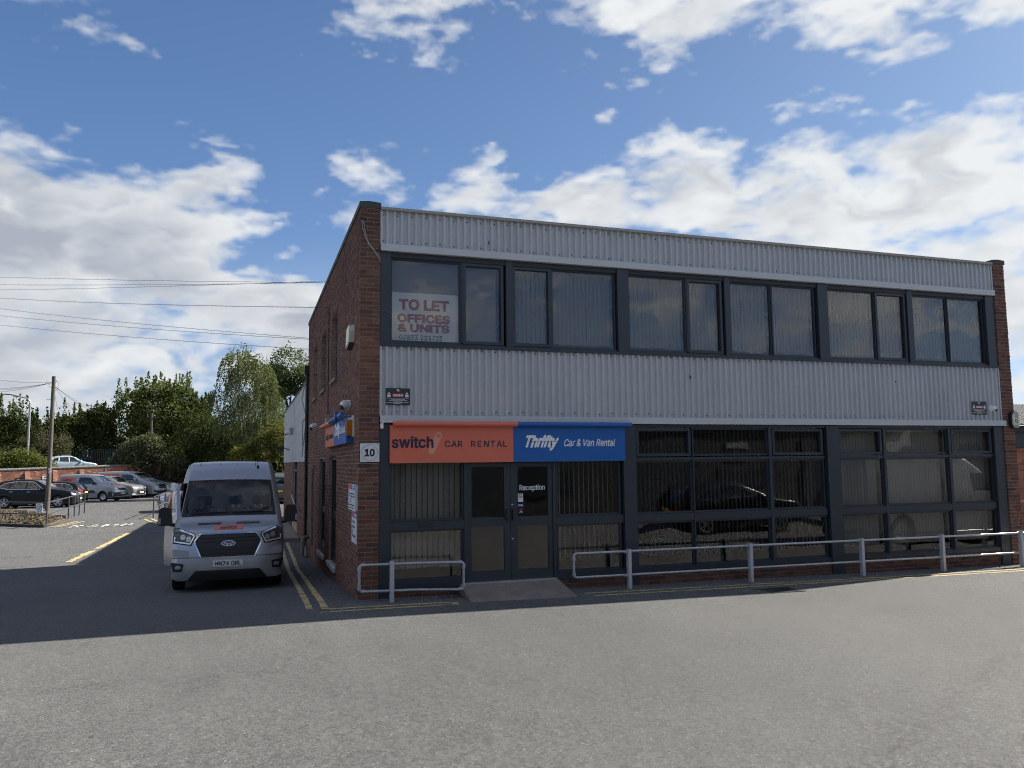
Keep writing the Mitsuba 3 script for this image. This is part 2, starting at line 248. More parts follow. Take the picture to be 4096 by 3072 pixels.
# ------------------------------------------------------------------ the office building
W, L, ZT = 14.327, 12.0, 6.50
B = thing('office_building', 'two storey brick office with corrugated grey cladding and dark framed glazing', 'building')
def brick_set(bs):
    b = np.array(bs, float); c = np.array([[i, j, k] for i in (0, 1) for j in (2, 3) for k in (4, 5)])
    v = np.stack([b[:, c[:, 0]], b[:, c[:, 1]], b[:, c[:, 2]]], -1)
    f = np.array([[0, 1, 3], [0, 3, 2], [4, 6, 7], [4, 7, 5], [0, 4, 5], [0, 5, 1], [2, 3, 7], [2, 7, 6], [0, 2, 6], [0, 6, 4], [1, 5, 7], [1, 7, 3]])
    return v, f
def brick_cols(n, dark=1.0):
    pal = np.array([(.185, .068, .045), (.150, .056, .043), (.205, .090, .058), (.105, .050, .044), (.165, .082, .056), (.215, .085, .050)])
    c = pal[rng.choice(6, n, p=[.26, .22, .18, .10, .14, .10])] * rng.uniform(.80, 1.15, (n, 1)) * dark * np.array([.70, .78, .84])
    return np.clip(c, 0, 1)
ZB, CH = -.525, .075
openings = [(3.55, 4.72, 3.98, 5.40), (6.08, 7.25, 3.98, 5.40), (8.62, 9.79, 3.98, 5.40), (3.49, 4.97, .08, 2.34), (5.95, 7.40, .06, 2.30), (9.18, 10.05, -.1, 2.03)]
bl = []
for k in range(int((6.47 - ZB) / CH)):
    z0, z1 = ZB + k * CH + .006, ZB + (k + 1) * CH - .006; odd = k % 2
    jx = lambda: rng.uniform(-.004, .001)
    if odd: bl += [(jx(), .215, jx(), .1025, z0, z1), (.225, .3275, jx(), .1025, z0, z1)]
    else: bl += [(jx(), .1025, jx(), .215, z0, z1), (.1125, .3275, jx(), .1025, z0, z1)]
    y = .1125 if odd else .225; cuts = sorted((a, b) for a, b, c, d in openings if c < z1 - .03 and d > z0 + .03)
    while y < L - .02:
        w = .215 if rng.random() > .12 else .1025; e = min(y + w, L)
        for a, b in cuts:
            if y < a < e: e = a
            if a <= y < b: y = b; e = min(y + .1025, L)
        if e - y > .03: bl.append((jx(), .1, y, e, z0, z1))
        y = e + .01
bl = np.array(bl); cen = np.c_[bl[:, 0:2].mean(1), bl[:, 2:4].mean(1), bl[:, 4:6].mean(1)]; cols = brick_cols(len(bl))
cols *= (.80 + .4 * meshkit.fbm(cen * [1, .5, .5], 3, 4))[:, None]
wet = np.clip((cen[:, 2] - 5.2) / 1.2, 0, 1); cols = cols * (1 - .35 * wet[:, None] * meshkit.fbm(cen * .9, 2, 3)[:, None])
wall_poly = sg.box(.105, -.6, L, 6.47).difference(shapely.union_all([sg.box(a, c, b, d) for a, b, c, d in openings]))
core = extr(wall_poly, .29); v_ = np.array(core.vertices); core.vertices = np.c_[.005 + v_[:, 2], v_[:, 0], v_[:, 1]]; core.invert()
SW = part(B, 'side_wall', merge(core, box(.0052, .322, .005, .2, -.6, 6.47)), 'm_mortar')
near = np.argsort(np.linalg.norm(cen - CAM, axis=1) + np.where(cen[:, 2] < -.02, 90, 0)); big = set(near[:300].tolist())
V, F = brick_set(bl)
for i in near[:300]: part(SW, 'brick', trimesh.Trimesh(V[i], F, process=False), 'm_brick', color=np.repeat(cols[i:i + 1], 8, 0))
def brick_mass(parent, bs, cs, name='brickwork'):
    v, f = brick_set(bs); n = len(v); part(parent, name, trimesh.Trimesh(v.reshape(-1, 3), (f[None] + 8 * np.arange(n)[:, None, None]).reshape(-1, 3), process=False), 'm_brick', color=np.repeat(cs, 8, 0), kind='stuff')
rest = near[300:]; brick_mass(SW, bl[rest], cols[rest])
# right-hand pier
b2 = []
for k in range(int((6.47 - ZB) / CH)):
    z0, z1 = ZB + k * CH + .006, ZB + (k + 1) * CH - .006; j = rng.uniform(-.004, .001)
    b2 += [(14.0, 14.1025, j, .215, z0, z1), (14.1125, W + rng.uniform(-.001, .005), j, .1025, z0, z1)] if k % 2 else [(14.0, 14.215, j, .1025, z0, z1), (14.225, W + rng.uniform(-.001, .005), j, .1025, z0, z1)]
    b2 += [(14.0, 14.1, .1125 if not k % 2 else .225, .35, z0, z1)]
P2 = part(B, 'pier', box(14.005, W - .005, .005, L, -.6, 6.47), 'm_mortar'); brick_mass(P2, np.array(b2), brick_cols(len(b2)))
# plinth of brick under the glazing
b3 = []
for x0, x1, zt in [(.50, 1.80, .12), (3.45, 4.77, .12), (5.02, 9.30, .16), (9.58, 13.75, .16)]:
    for k in range(4):
        zt2 = zt - CH * k; x = x0 - (.1125 if k % 2 else 0)
        while x < x1: b3.append((max(x, x0), min(x + .215, x1), .05 + rng.uniform(-.003, .002), .15, zt2 - .07, zt2 - .005)); x += .225
PL = part(B, 'plinth', box(.33, 14.0, .058, .3, -.6, .115), 'm_mortar'); brick_mass(PL, np.array([b for b in b3 if b[1] - b[0] > .02]), brick_cols(len([b for b in b3 if b[1] - b[0] > .02]), .8))
# copings and roof
cp = lambda x0, x1: merge([move(extr(rrect(x0, x1, 0, .13, .03), .97), (0, 0, 0)) for _ in range(1)])
def coping(x0, x1):
    for k in range(12):
        m = extr(sg.Polygon([(x0, 0), (x1, 0), (x1, .075), ((x0 + x1) / 2, .09), (x0, .075)]).buffer(.012), .99); v = np.array(m.vertices); m.vertices = np.c_[v[:, 0], -.018 + k * 1.005 + v[:, 2], 6.475 + v[:, 1]]; m.invert(); part(B, 'coping_stone', m, 'm_coping')
coping(-.012, .325); coping(13.99, 14.34)
part(B, 'roof', merge(box(.3, 14.0, .15, L, 6.2, 6.32), box(.3, 14.0, L - .02, L + .1, 3.0, 6.45)), 'm_roof')
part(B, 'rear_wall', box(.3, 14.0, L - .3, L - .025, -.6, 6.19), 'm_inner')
# corrugated cladding: sheets one metre wide
def corr(x0, x1, z0, z1, y0=.058, dep=.040, pitch=.1235):
    xs, ys = [], []
    prof = [(0, 0), (.30, 0), (.40, .25), (.47, .85), (.52, 1), (.78, 1), (.83, .85), (.90, .25), (1.0, 0)]
    k = math.floor(x0 / pitch)
    while k * pitch < x1:
        for a, b in prof[:-1]:
            X = (k + a) * pitch
            if x0 - 1e-6 <= X <= x1 + 1e-6: xs.append(X); ys.append(y0 - dep * b)
        k += 1
    xs, ys = np.array(xs), np.array(ys); nz = 6; zz = np.linspace(z0, z1, nz); n = len(xs)
    v = np.stack([np.repeat(xs[None], nz, 0), ys[None] + np.zeros((nz, 1)) + .0015 * (meshkit.noise(np.stack([xs[None] * 1.5 + np.zeros((nz, 1)), zz[:, None] * 1.5 + np.zeros((1, n)), np.zeros((nz, n))], -1)) - .5), np.repeat(zz[:, None], n, 1)], -1).reshape(-1, 3)
    i = (np.arange(nz - 1)[:, None] * n + np.arange(n - 1)[None]).reshape(-1)
    return quadm(v, np.stack([i, i + 1, i + n + 1, i + n], 1))
PIT = .1235; nsh = 14; SWD = PIT * 8
for z0, z1 in ((2.94, 4.16), (5.82, 6.455)):
    for k in range(nsh):
        x0 = .36 + k * SWD; part(B, 'cladding_sheet', corr(x0, min(x0 + SWD + .05, 13.995), z0, z1, .055 - .0012 * (k % 2)), 'm_clad', smooth=38)
sc = []
for zs in (3.03, 4.09, 5.93, 6.38):
    k = 0
    while .345 + .05 + k * 2 * PIT < 13.95:
        x = .36 + (.15 + 2 * k) * PIT + rng.uniform(-.006, .006); z = zs + rng.uniform(-.012, .012); sc.append(move(trimesh.creation.icosphere(subdivisions=1, radius=.0125), (x, .052, z))); k += 1
part(B, 'screw', merge(sc), 'm_rail', kind='stuff')
for x0, x1 in ((.33, .365), (13.965, 14.0)):
    for z0, z1 in ((2.94, 4.16), (5.82, 6.455)): part(B, 'corner_flashing', box(x0, x1, .012, .06, z0, z1), 'm_trim')
for z0, z1, xe, dy in ((5.745, 5.862, 13.985, 0), (2.845, 2.965, 14.045, 0)):     # long folded trims in joined lengths
    for a, b in ((.335, 2.395), (2.40, 7.10), (7.105, 11.3), (11.305, xe)): part(B, 'trim', merge(box(a, b, -.035, -.031, z0, z1), box(a, b, -.031, .09, z0, z0 + .004), box(a, b, -.031, .03, z1 - .004, z1)), 'm_trim')
part(B, 'trim', merge(box(.335, 13.98, -.03, .12, 6.452, 6.498)), 'm_capping')
part(B, 'trim', box(.335, 14.045, -.012, .09, 4.125, 4.165), 'm_frame')
# dark curtain framing: posts and rails
FY0, FY1 = .075, .145
for x0, x1 in ((.335, .505), (2.56, 2.68), (4.73, 4.96), (7.04, 7.17), (9.24, 9.48), (11.55, 11.69), (13.74, 13.985)): part(B, 'post', box(x0, x1, .03 if x1 - x0 < .2 else .02, .19, 4.17, 5.74), 'm_frame')
for x0, x1 in ((.335, .505), (4.77, 5.03), (9.29, 9.585), (13.73, 13.99)): part(B, 'post', box(x0, x1, .02, .19, -.15, 2.84), 'm_frame')
part(B, 'rail', box(.505, 13.74, .05, .19, 5.655, 5.743), 'm_framedark'); part(B, 'rail', box(.505, 13.74, .06, .19, 4.17, 4.206), 'm_frame')
part(B, 'rail', box(.505, 13.73, .05, .19, 2.785, 2.843), 'm_frame')
for a, b in ((.505, 1.80), (3.40, 4.77)): part(B, 'rail', box(a, b, .045, .19, .12, .25), 'm_frame')
for a, b in ((5.03, 9.29), (9.585, 13.73)): part(B, 'rail', box(a, b, .045, .19, .16, .235), 'm_frame')
def pane_mesh(x0, x1, z0, z1, y):
    n = 14; X, Z = np.meshgrid(np.linspace(x0, x1, n), np.linspace(z0, z1, n), indexing='ij')
    dy = .0032 * (meshkit.fbm(np.stack([X * 1.7, Z * 1.7, np.full(X.shape, x0 * 9.1)], -1), 2, 3) - .5) + .004 * ((X - x0) / (x1 - x0) * (1 - (X - x0) / (x1 - x0)) * 4 * (Z - z0) / (z1 - z0) * (1 - (Z - z0) / (z1 - z0)) * 4) * rng.uniform(-.5, 1)
    i = (np.arange(n - 1)[:, None] * n + np.arange(n - 1)[None]).reshape(-1)
    return quadm(np.stack([X, y + dy, Z], -1).reshape(-1, 3), np.stack([i, i + n, i + n + 1, i + 1], 1))
def ring(x0, x1, z0, z1, w, y0, y1): return merge(box(x0, x1, y0, y1, z0, z0 + w), box(x0, x1, y0, y1, z1 - w, z1), box(x0, x0 + w, y0, y1, z0 + w, z1 - w), box(x1 - w, x1, y0, y1, z0 + w, z1 - w))
def window(x0, x1, z0, z1, opener=False):       # x, z: the glass
    w = .05 if opener else .028
    m = ring(x0 - w, x1 + w, z0 - w, z1 + w, w, .065 if opener else .092, .15)
    k = part(B, 'window', merge(m, ring(x0, x1, z0, z1, .010, .108, .116)), 'm_frame'); part(k, 'pane', pane_mesh(x0, x1, z0, z1, .122), 'm_pane', smooth=True)
UP_W = [(.535, 1.72, 0), (1.83, 2.47, 1), (2.74, 3.37, 1), (3.46, 4.68, 0), (5.0, 6.17, 0), (6.275, 6.95, 1), (7.21, 8.11, 0), (8.19, 9.17, 0), (9.52, 10.70, 0), (10.78, 11.48, 1), (11.73, 12.66, 0), (12.73, 13.70, 0)]
for a, b, o in UP_W: window(a, b, 4.235 + .03 * o, 5.63 - .03 * o, bool(o))
for a, b in ((1.72, 1.83), (3.37, 3.46), (6.17, 6.275), (8.11, 8.19), (10.70, 10.78), (12.66, 12.73)): part(B, 'mullion', box(a + .03, b - .03, .07, .16, 4.235, 5.655), 'm_frame')
window(.54, 1.75, 1.235, 2.30); window(.54, 1.75, .27, 1.045); window(3.50, 4.70, 1.235, 2.30); window(3.50, 4.70, .27, 1.045)
part(B, 'rail', box(.51, 1.80, .06, .17, 1.062, 1.205), 'm_frame'); part(B, 'rail', box(3.45, 4.77, .06, .17, 1.062, 1.205), 'm_frame')
part(B, 'letter_plate', merge(box(.98, 1.23, .048, .06, 1.11, 1.18), box(1.0, 1.21, .043, .048, 1.125, 1.165)), 'm_framedark')
part(B, 'rail', box(.505, 4.77, .05, .19, 2.325, 2.80), 'm_framedark')
for c in (((5.06, 6.20, 1), (6.275, 7.90, 0), (8.03, 9.22, 1)), ((9.61, 10.70, 1), (10.82, 12.44, 0), (12.56, 13.69, 1))):
    for a, b, o in c:
        window(a + .05 * o, b - .05 * o, 2.28 + .02 * o, 2.755 - .035 * o, bool(o)); window(a, b, 1.225, 2.15); window(a, b, .26, 1.03)
        part(B, 'rail', box(a - .028, b + .028, .062, .17, 2.18, 2.23), 'm_frame'); part(B, 'rail', box(a - .028, b + .028, .06, .17, 1.06, 1.195), 'm_frame')
for x0, x1 in ((6.20, 6.275), (7.90, 8.03), (10.70, 10.82), (12.44, 12.56)): part(B, 'mullion', box(x0 + .028, x1 - .028, .055, .165, .235, 2.785), 'm_frame')
# double entrance door
part(B, 'door_frame', merge(box(1.78, 1.835, .05, .19, .15, 2.32), box(3.395, 3.45, .05, .19, .15, 2.32), box(1.835, 3.395, .05, .19, 2.17, 2.32)), 'm_frame')
for x0, x1, hx in ((1.838, 2.612, 2.555), (2.618, 3.392, 2.675)):
    g0, g1 = (1.915, 2.50) if hx < 2.6 else (2.745, 3.31)
    poly = sg.box(x0, .165, x1, 2.165).difference(sg.box(g0, 1.235, g1, 2.095)).difference(sg.box(g0, .335, g1, 1.075))
    k = part(B, 'door', front(extr(poly, .05), 0, .125, 0), 'm_frame'); part(k, 'pane', pane_mesh(g0, g1, 1.235, 2.095, .10), 'm_pane', smooth=True); part(k, 'pane', pane_mesh(g0, g1, .335, 1.075, .10), 'm_pane', smooth=True)
    part(k, 'handle', merge(box(hx - .035, hx + .035, .015, .055, 1.18, 1.36), box(hx - .02, hx + .02, .055, .08, 1.25, 1.30)), 'm_framedark')
    for zz in (1.44, .86): part(k, 'knob', move(trimesh.creation.icosphere(subdivisions=2, radius=.018), (2.64 if hx > 2.6 else 2.59, .07, zz)), 'm_alloy', smooth=True) if hx > 2.6 else None
part(B, 'threshold', box(1.80, 3.43, .02, .2, .12, .163), 'm_alloy')
# inside: floors, ceilings and back walls
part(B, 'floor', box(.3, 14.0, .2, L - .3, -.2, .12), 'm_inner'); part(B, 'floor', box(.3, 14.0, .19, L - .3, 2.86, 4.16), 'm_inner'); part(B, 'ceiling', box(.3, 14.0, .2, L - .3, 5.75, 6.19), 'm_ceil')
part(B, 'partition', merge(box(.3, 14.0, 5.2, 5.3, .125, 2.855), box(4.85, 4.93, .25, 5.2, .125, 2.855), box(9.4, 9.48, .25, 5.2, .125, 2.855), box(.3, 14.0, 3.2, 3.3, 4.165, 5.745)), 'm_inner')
# side windows, doors and services on the left wall
for y0, y1, z0, z1 in openings[:3]:
    f = merge(box(.10, .16, y0, y1, z0, z0 + .06), box(.10, .16, y0, y1, z1 - .06, z1), box(.10, .16, y0, y0 + .06, z0, z1), box(.10, .16, y1 - .06, y1, z0, z1), box(.09, .16, y0 + .06, y1 - .06, z0 + .52, z0 + .60))
    k = part(B, 'window', f, 'm_frame'); part(k, 'pane', quadm([(.13, y0 + .06, z0 + .06), (.13, y1 - .06, z0 + .06), (.13, y1 - .06, z1 - .06), (.13, y0 + .06, z1 - .06)], [[0, 1, 2, 3]]), 'm_pane'); part(k, 'sill', box(-.05, .12, y0 - .06, y1 + .06, z0 - .075, z0 - .004), 'm_concrete')
for i, (y0, y1, z0, z1) in enumerate(openings[3:]):
    if i == 2: part(B, 'panel', merge(box(.05, .1, y0, y1, z0, z1), box(.02, .06, y0, y0 + .05, z0, z1), box(-.03, .05, y0 - .04, y0 + .1, 2.06, 2.13)), 'm_frame'); continue
    f = merge(box(.06, .16, y0, y1, z1 - .08, z1), box(.06, .16, y0, y0 + .08, z0, z1), box(.06, .16, y1 - .08, y1, z0, z1), box(.07, .14, y0 + .08, y1 - .08, z0, z0 + .25), box(.07, .14, y0 + .08, y1 - .08, 1.0, 1.15))
    k = part(B, 'door', f, 'm_framedark'); part(k, 'pane', quadm([(.11, y0 + .08, z0 + .25), (.11, y1 - .08, z0 + .25), (.11, y1 - .08, z1 - .08), (.11, y0 + .08, z1 - .08)], [[0, 1, 2, 3]]), 'm_pane'); part(k, 'sill', box(-.05, .3, y0 - .03, y1 + .03, z0 - .09, z0), 'm_trim')
part(B, 'downpipe', merge(tube([(-.06, 11.6, 5.1), (-.06, 11.6, -.4)], .05, 10), box(-.14, .0, 11.5, 11.75, 4.9, 5.15)), 'm_black', smooth=40)
part(B, 'drainpipe', merge(tube([(-.02, 10.6, .1), (-.16, 10.55, .08), (-.19, 10.5, -.05), (-.19, 10.5, -.42)], .06, 10), tube([(-.1, 10.9, -.05), (-.1, 10.9, -.42)], .055, 10), tube([(-.12, 10.2, -.15), (-.13, 10.0, -.4)], .05, 8)), 'm_concrete', smooth=40)

# the workshop joined on behind
K = thing('rear_workshop', 'long low workshop with pale sheet cladding over brick, joined behind the office', 'building')
RY = 28.2
bpoly = sg.box(12.02, -.7, RY, 2.30).difference(sg.box(16.9, .0, 20.3, 2.65)).difference(sg.box(24.4, .5, 24.9, 1.75))
m = extr(bpoly, .3); v_ = np.array(m.vertices); m.vertices = np.c_[v_[:, 2] + .008, v_[:, 0], v_[:, 1]]; m.invert(); WB = part(K, 'wall', m, 'm_mortar')
bw = []
for k in range(int((2.3 + .525) / CH)):
    z0, z1 = ZB + k * CH + .006, ZB + (k + 1) * CH - .006; y = 12.02 + (.1125 if k % 2 else 0)
    while y < RY:
        e = min(y + .215, RY)
        if not ((16.9 - .215 < y < 20.3) or (24.2 < y < 24.9 and .5 < z0 < 1.75)): bw.append((rng.uniform(-.003, .002), .1, y, e, z0, z1))
        y = e + .01
brick_mass(WB, np.array(bw), brick_cols(len(bw), 1.1))
for k in range(16):
    y0 = 12.03 + k * 1.01; v0 = corr(y0, min(y0 + 1.0, RY + .05), 2.26, 4.72, 0, .014, .2); v_ = np.array(v0.vertices); v0.vertices = np.c_[-.015 + v_[:, 1], v_[:, 0], v_[:, 2]]; part(K, 'cladding_sheet', v0, 'm_clad', smooth=38)
part(K, 'roof', quadm([(-.08, 12.1, 4.74), (-.08, RY + .1, 4.74), (7, RY + .1, 5.6), (7, 12.1, 5.6), (14, 12.1, 4.7), (14, RY + .1, 4.7)], [[0, 1, 2, 3], [3, 2, 5, 4]]), 'm_shed')
part(K, 'end_wall', box(.3, 14, RY - .3, RY, -.7, 4.7), 'm_farbrick')
part(K, 'door', merge(box(.06, .14, 16.95, 18.55, .0, 2.62), box(.06, .14, 18.6, 20.25, .0, 2.62), box(.0, .06, 16.9, 17.0, 0, 2.65), box(.0, .06, 18.5, 18.65, 0, 2.65), box(.0, .06, 16.9, 20.3, 1.9, 2.0)), 'm_frame')
part(K, 'conduit', merge(tube([(-.05, 12.1, 3.6), (-.05, 13.6, 3.6), (-.05, 13.6, 2.75)], .018, 6), tube([(-.03, 12.3, 4.9), (-.16, 12.4, 4.2), (-.03, 12.2, 3.6), (-.12, 12.6, 2.4)], .02, 6)), 'm_greyplastic')
H = thing('handrail', 'grey tube handrail sloping down the rear brick wall beside the workshop door', 'handrail')
part(H, 'tube', tube([(-.14, 18.2, 1.03), (-.14, 14.4, .62)], .024, 8), 'm_galv', smooth=40)
for yy in (18.0, 14.6): part(H, 'bracket', tube([(-.14, yy, .62 + (yy - 14.4) * .108), (-.0, yy, .55 + (yy - 14.4) * .108)], .014, 6), 'm_galv')
# neighbour on the right
N = thing('neighbour_building', 'low brick outbuilding with ribbed grey roof beyond the right end of the office', 'building')
part(N, 'wall', box(14.45, 26, 1.5, 8, -.6, 2.38), 'm_farbrick'); part(N, 'fascia', box(14.40, 26, 1.42, 1.6, 2.78, 2.92), 'm_black')
part(N, 'window', box(14.5, 26, 1.56, 1.62, 2.38, 2.78), 'm_frame')
v0 = corr(14.4, 26, 0, 4.2, 0, .04, .15); v_ = np.array(v0.vertices); v0.vertices = np.c_[v_[:, 0], 1.3 + v_[:, 2] * .98, 2.93 + v_[:, 2] * .20 - v_[:, 1]]; part(N, 'roof', v0, 'm_slate')

# ------------------------------------------------------------------ blinds and what stands in the windows
def blind(x0, x1, z0, z1, y, ang, m, label, group=None, wob=.05, pitch=.082):
    k = thing('vertical_blind', label, 'blind', group); n = max(1, int(round((x1 - x0) / pitch)))
    part(k, 'head_rail', box(x0, x1, y - .02, y + .02, z1, z1 + .035), 'm_whiteplastic')
    for i in range(n):
        c = x0 + (i + .5) * (x1 - x0) / n; a = ang + rng.normal(0, wob * .6); w = .0445
        us = np.linspace(-1, 1, 4); xs, ys = c + w * us * math.cos(a) + .006 * (1 - us ** 2) * math.sin(a), y + w * us * math.sin(a) - .006 * (1 - us ** 2) * math.cos(a)
        zz = z0 + rng.uniform(-.008, .008); v = np.vstack([np.c_[xs, ys, np.full(4, zz)], np.c_[xs, ys, np.full(4, z1)]]); i0 = np.arange(3)
        part(k, 'slat', quadm(v, np.stack([i0, i0 + 1, i0 + 5, i0 + 4], 1)), m, smooth=True)
ordn = ['', '', 'third', 'fourth', 'fifth', 'sixth', 'seventh', 'eighth', 'ninth', 'tenth', 'eleventh', 'last']
for i, (a, b, o) in enumerate(UP_W):
    if i > 1: blind(a + .01, b - .01, 4.3, 5.66, .24, .20, 'm_blindup', f'pale closed vertical blind behind the {ordn[i]} upper window from the left')
solo('roller_blind', box(.51, 1.76, .20, .205, 4.2, 5.7), 'm_blindup', 'plain pale roller blind filling the leftmost upper window above the letting board', 'blind')
solo('roller_blind', box(1.80, 2.42, .20, .205, 4.2, 5.7), 'm_blindup', 'plain pale roller blind in the narrow second upper window', 'blind')
TL = thing('letting_board', 'white letting board with maroon capitals inside the leftmost upper window', 'sign')
part(TL, 'board', box(.54, 1.715, .150, .158, 4.24, 5.08), 'm_white')
fy = .149
for s, x0, x1, z0, z1, m_ in [('TO LET', .67, 1.55, 4.785, 4.965, 'm_maroon'), ('OFFICES', .645, 1.57, 4.565, 4.71, 'm_maroon'), ('& UNITS', .65, 1.56, 4.405, 4.54, 'm_maroon'), ('07833 223725', .68, 1.43, 4.27, 4.35, 'm_navy')]:
    part(TL, 'lettering', front(text(s, z1 - z0, x1 - x0, bold=True, fat=.055 if m_ == 'm_maroon' else 0), x0, fy, z0), m_)
blind(.54, 1.77, .42, 2.32, .30, .22, 'm_blind', 'beige nearly closed vertical blind in the window left of the entrance', wob=.06, pitch=.098)
blind(3.48, 4.72, .42, 2.32, .32, 1.02, 'm_blind', 'half open vertical blind in the window right of the entrance', wob=.06, pitch=.098)
for (a, b), l in zip(((5.05, 6.22), (6.27, 7.94), (8.02, 9.25)), ('left', 'middle', 'right')): blind(a, b, .40, 2.76, .34, 1.22, 'm_blind', f'open vertical blind in the {l} panel of the middle ground floor bay', wob=.06, pitch=.091)
for (a, b), l in zip(((9.6, 10.72), (10.82, 12.45), (12.56, 13.7)), ('left', 'middle', 'right')): blind(a, b, .40, 2.72, .30, .12, 'm_blind', f'closed grey vertical blind in the {l} panel of the right ground floor bay', wob=.04)

# ------------------------------------------------------------------ signs
def stick(s=1.0):
    a = sg.LineString([(.075, .06), (.205, .335)]).buffer(.055); return sa.scale(a.difference(sg.Point(.198, .32).buffer(.03)), s, s, origin=(0, 0))
def word_switch(h, w):                     # lower-case lettering with the dot of the i cut out
    return text('switch', h, w, bold=True, fat=.012)
def spaced(s, h, x1, gap_ratio=1.0):
    n = len(s); out = []
    for i, c in enumerate(s):
        if c != ' ': m = text(c, h, bold=False, fat=.012); w = np.array(m.vertices)[:, 0].max(); out.append(move(m, (i * x1 / (n - .4), 0, 0)))
    return merge(out)
O = thing('fascia_sign', 'long orange fascia sign with navy lettering over the left of the entrance', 'sign')
part(O, 'board', box(.50, 2.636, -.05, .045, 2.175, 2.80), 'm_orange')
def trough(x0, x1): return tube([(x0, -.12, 2.822), (x1, -.12, 2.822)], .042, 14)
part(O, 'light_trough', merge(trough(.535, 2.69), box(.6, .63, -.12, .0, 2.845, 2.87), box(2.1, 2.13, -.12, .0, 2.845, 2.87)), 'm_orange', smooth=40)
part(O, 'emblem', front(extr(stick(), .002), 1.115, -.051, 2.305), 'm_peach')
part(O, 'lettering', front(word_switch(.178, .70), .525, -.054, 2.432), 'm_navy'); part(O, 'lettering', front(spaced('CAR RENTAL', .103, 1.10), 1.42, -.052, 2.437), 'm_navy')
U = thing('fascia_sign', 'long blue fascia sign with slanted white lettering over the right of the entrance', 'sign')
part(U, 'board', box(2.640, 4.776, -.05, .045, 2.175, 2.80), 'm_blue')
part(U, 'light_trough', merge(trough(2.692, 4.875), box(3.2, 3.23, -.12, .0, 2.845, 2.87), box(4.3, 4.33, -.12, .0, 2.845, 2.87)), 'm_blue', smooth=40)
def thrifty(w, h):                        # heavy slanted letters with a thin line cut through
    m = meshkit.text_mesh('Thrifty', 1.0, 1.0, True); tri = np.array(m.vertices)[m.faces]; tri = tri[(tri[:, :, 2] < 1e-6).all(1)][:, :, :2]
    p = shapely.union_all(shapely.polygons(tri)).buffer(.05, join_style='mitre').simplify(.004); x0, y0, x1, y1 = p.bounds; p = sa.translate(p, -x0, 0).difference(sg.box(-1, .43, 9, .465))
    return sa.scale(sa.affine_transform(sa.scale(p, w / (x1 - x0), 1, origin=(0, 0)), [1, .07 * w / .7, 0, 1, 0, 0]), 1, h, origin=(0, 0))
def slanted(s, h, w): return text(s, h, w, shear=.22, fat=.018)
part(U, 'lettering', front(extr(thrifty(.62, .185), .003), 2.815, -.052, 2.437), 'm_white'); part(U, 'lettering', front(slanted('Car & Van Rental', .125, .99), 3.57, -.052, 2.442), 'm_white')
S1 = thing('side_sign', 'small orange sign board on the side brick wall, left half of the pair', 'sign'); part(S1, 'board', box(-.12, -.0, 2.87, 4.68, 2.53, 2.93), 'm_orange'); part(S1, 'light_trough', tube([(-.19, 2.9, 2.985), (-.19, 4.95, 2.985)], .04, 10), 'm_orange', smooth=40)
part(S1, 'lettering', left(text('switch', .13, .6, bold=True), -.121, 4.55, 2.68), 'm_navy'); part(S1, 'lettering', left(text('CAR RENTAL', .08, .85), -.121, 3.82, 2.69), 'm_navy')
S2 = thing('side_sign', 'small blue sign board on the side brick wall, right half of the pair', 'sign'); part(S2, 'board', box(-.12, -.0, .78, 2.865, 2.53, 3.0), 'm_blue'); part(S2, 'light_trough', merge(tube([(-.19, .75, 3.03), (-.19, 2.88, 3.0)], .04, 10), lathe([(0, 0), (.09, .0), (.09, .06), (0, .06)], 16, 'x').apply_translation([-.25, 1.5, 3.03])), 'm_blue', smooth=40)
part(S2, 'lettering', left(extr(thrifty(.9, .2), .003), -.121, 2.75, 2.72), 'm_white'); part(S2, 'lettering', left(slanted('Car & Van Rental', .13, 1.0), -.121, 1.95, 2.72), 'm_white')
Q = thing('number_plaque', 'square white plaque with the number 10 in a grey ring on the brick pier', 'sign')
part(Q, 'plate', box(.015, .327, -.014, -.004, 2.20, 2.505), 'm_signwhite'); part(Q, 'ring', front(extr(sg.Point(0, 0).buffer(.14).difference(sg.Point(0, 0).buffer(.118)), .002), .171, -.0145, 2.352), 'm_trim')
part(Q, 'lettering', front(text('10', .115, .165, bold=True, center=True, fat=.045), .171, -.0145, 2.295), 'm_black')
for xx, zz in ((.04, 2.22), (.30, 2.485)): part(Q, 'screw', move(trimesh.creation.icosphere(subdivisions=1, radius=.006), (xx, -.015, zz)), 'm_black')
def warning(x0, x1, z0, z1, place, label):
    k = thing('warning_sign', label, 'sign'); w, h = x1 - x0, z1 - z0; P_ = lambda g, m_, n='mark', d=.002: part(k, n, place(extr(sa.translate(sa.scale(g, w, h, origin=(0, 0)), 0, 0), d)), m_)
    part(k, 'plate', place(move(extr(sg.box(0, 0, w, h), .006), (0, 0, -.006))), 'm_darkpaint')
    P_(rrect(.26, .75, .47, .68, .03), 'm_red', 'panel'); P_(shapely.union_all([sg.Polygon([(.44, .95), (.47, .95), (.51, .81), (.48, .81)]), sg.Polygon([(.50, .95), (.53, .95), (.57, .81), (.54, .81)])]), 'm_white', 'emblem')
    for c in (.135, .865): P_(shapely.union_all([sg.Polygon([(c - .065, .64), (c + .065, .64), (c, .77)]), sg.box(c - .07, .47, c + .07, .61)]), 'm_signwhite', 'pictogram')
    P_(shapely.union_all([sg.box(.02, .395, .98, .41), sg.box(.22, .325, .78, .35), sg.box(.12, .265, .88, .29), sg.box(.33, .21, .66, .23), sg.box(.03, .14, .96, .165), sg.box(.32, .07, .65, .095)]), 'm_signwhite', 'small_print')
    part(k, 'lettering', place(move(text('WARNING', h * .13, w * .40, bold=True, depth=.003), (w * .305, h * .51, .0015))), 'm_white')
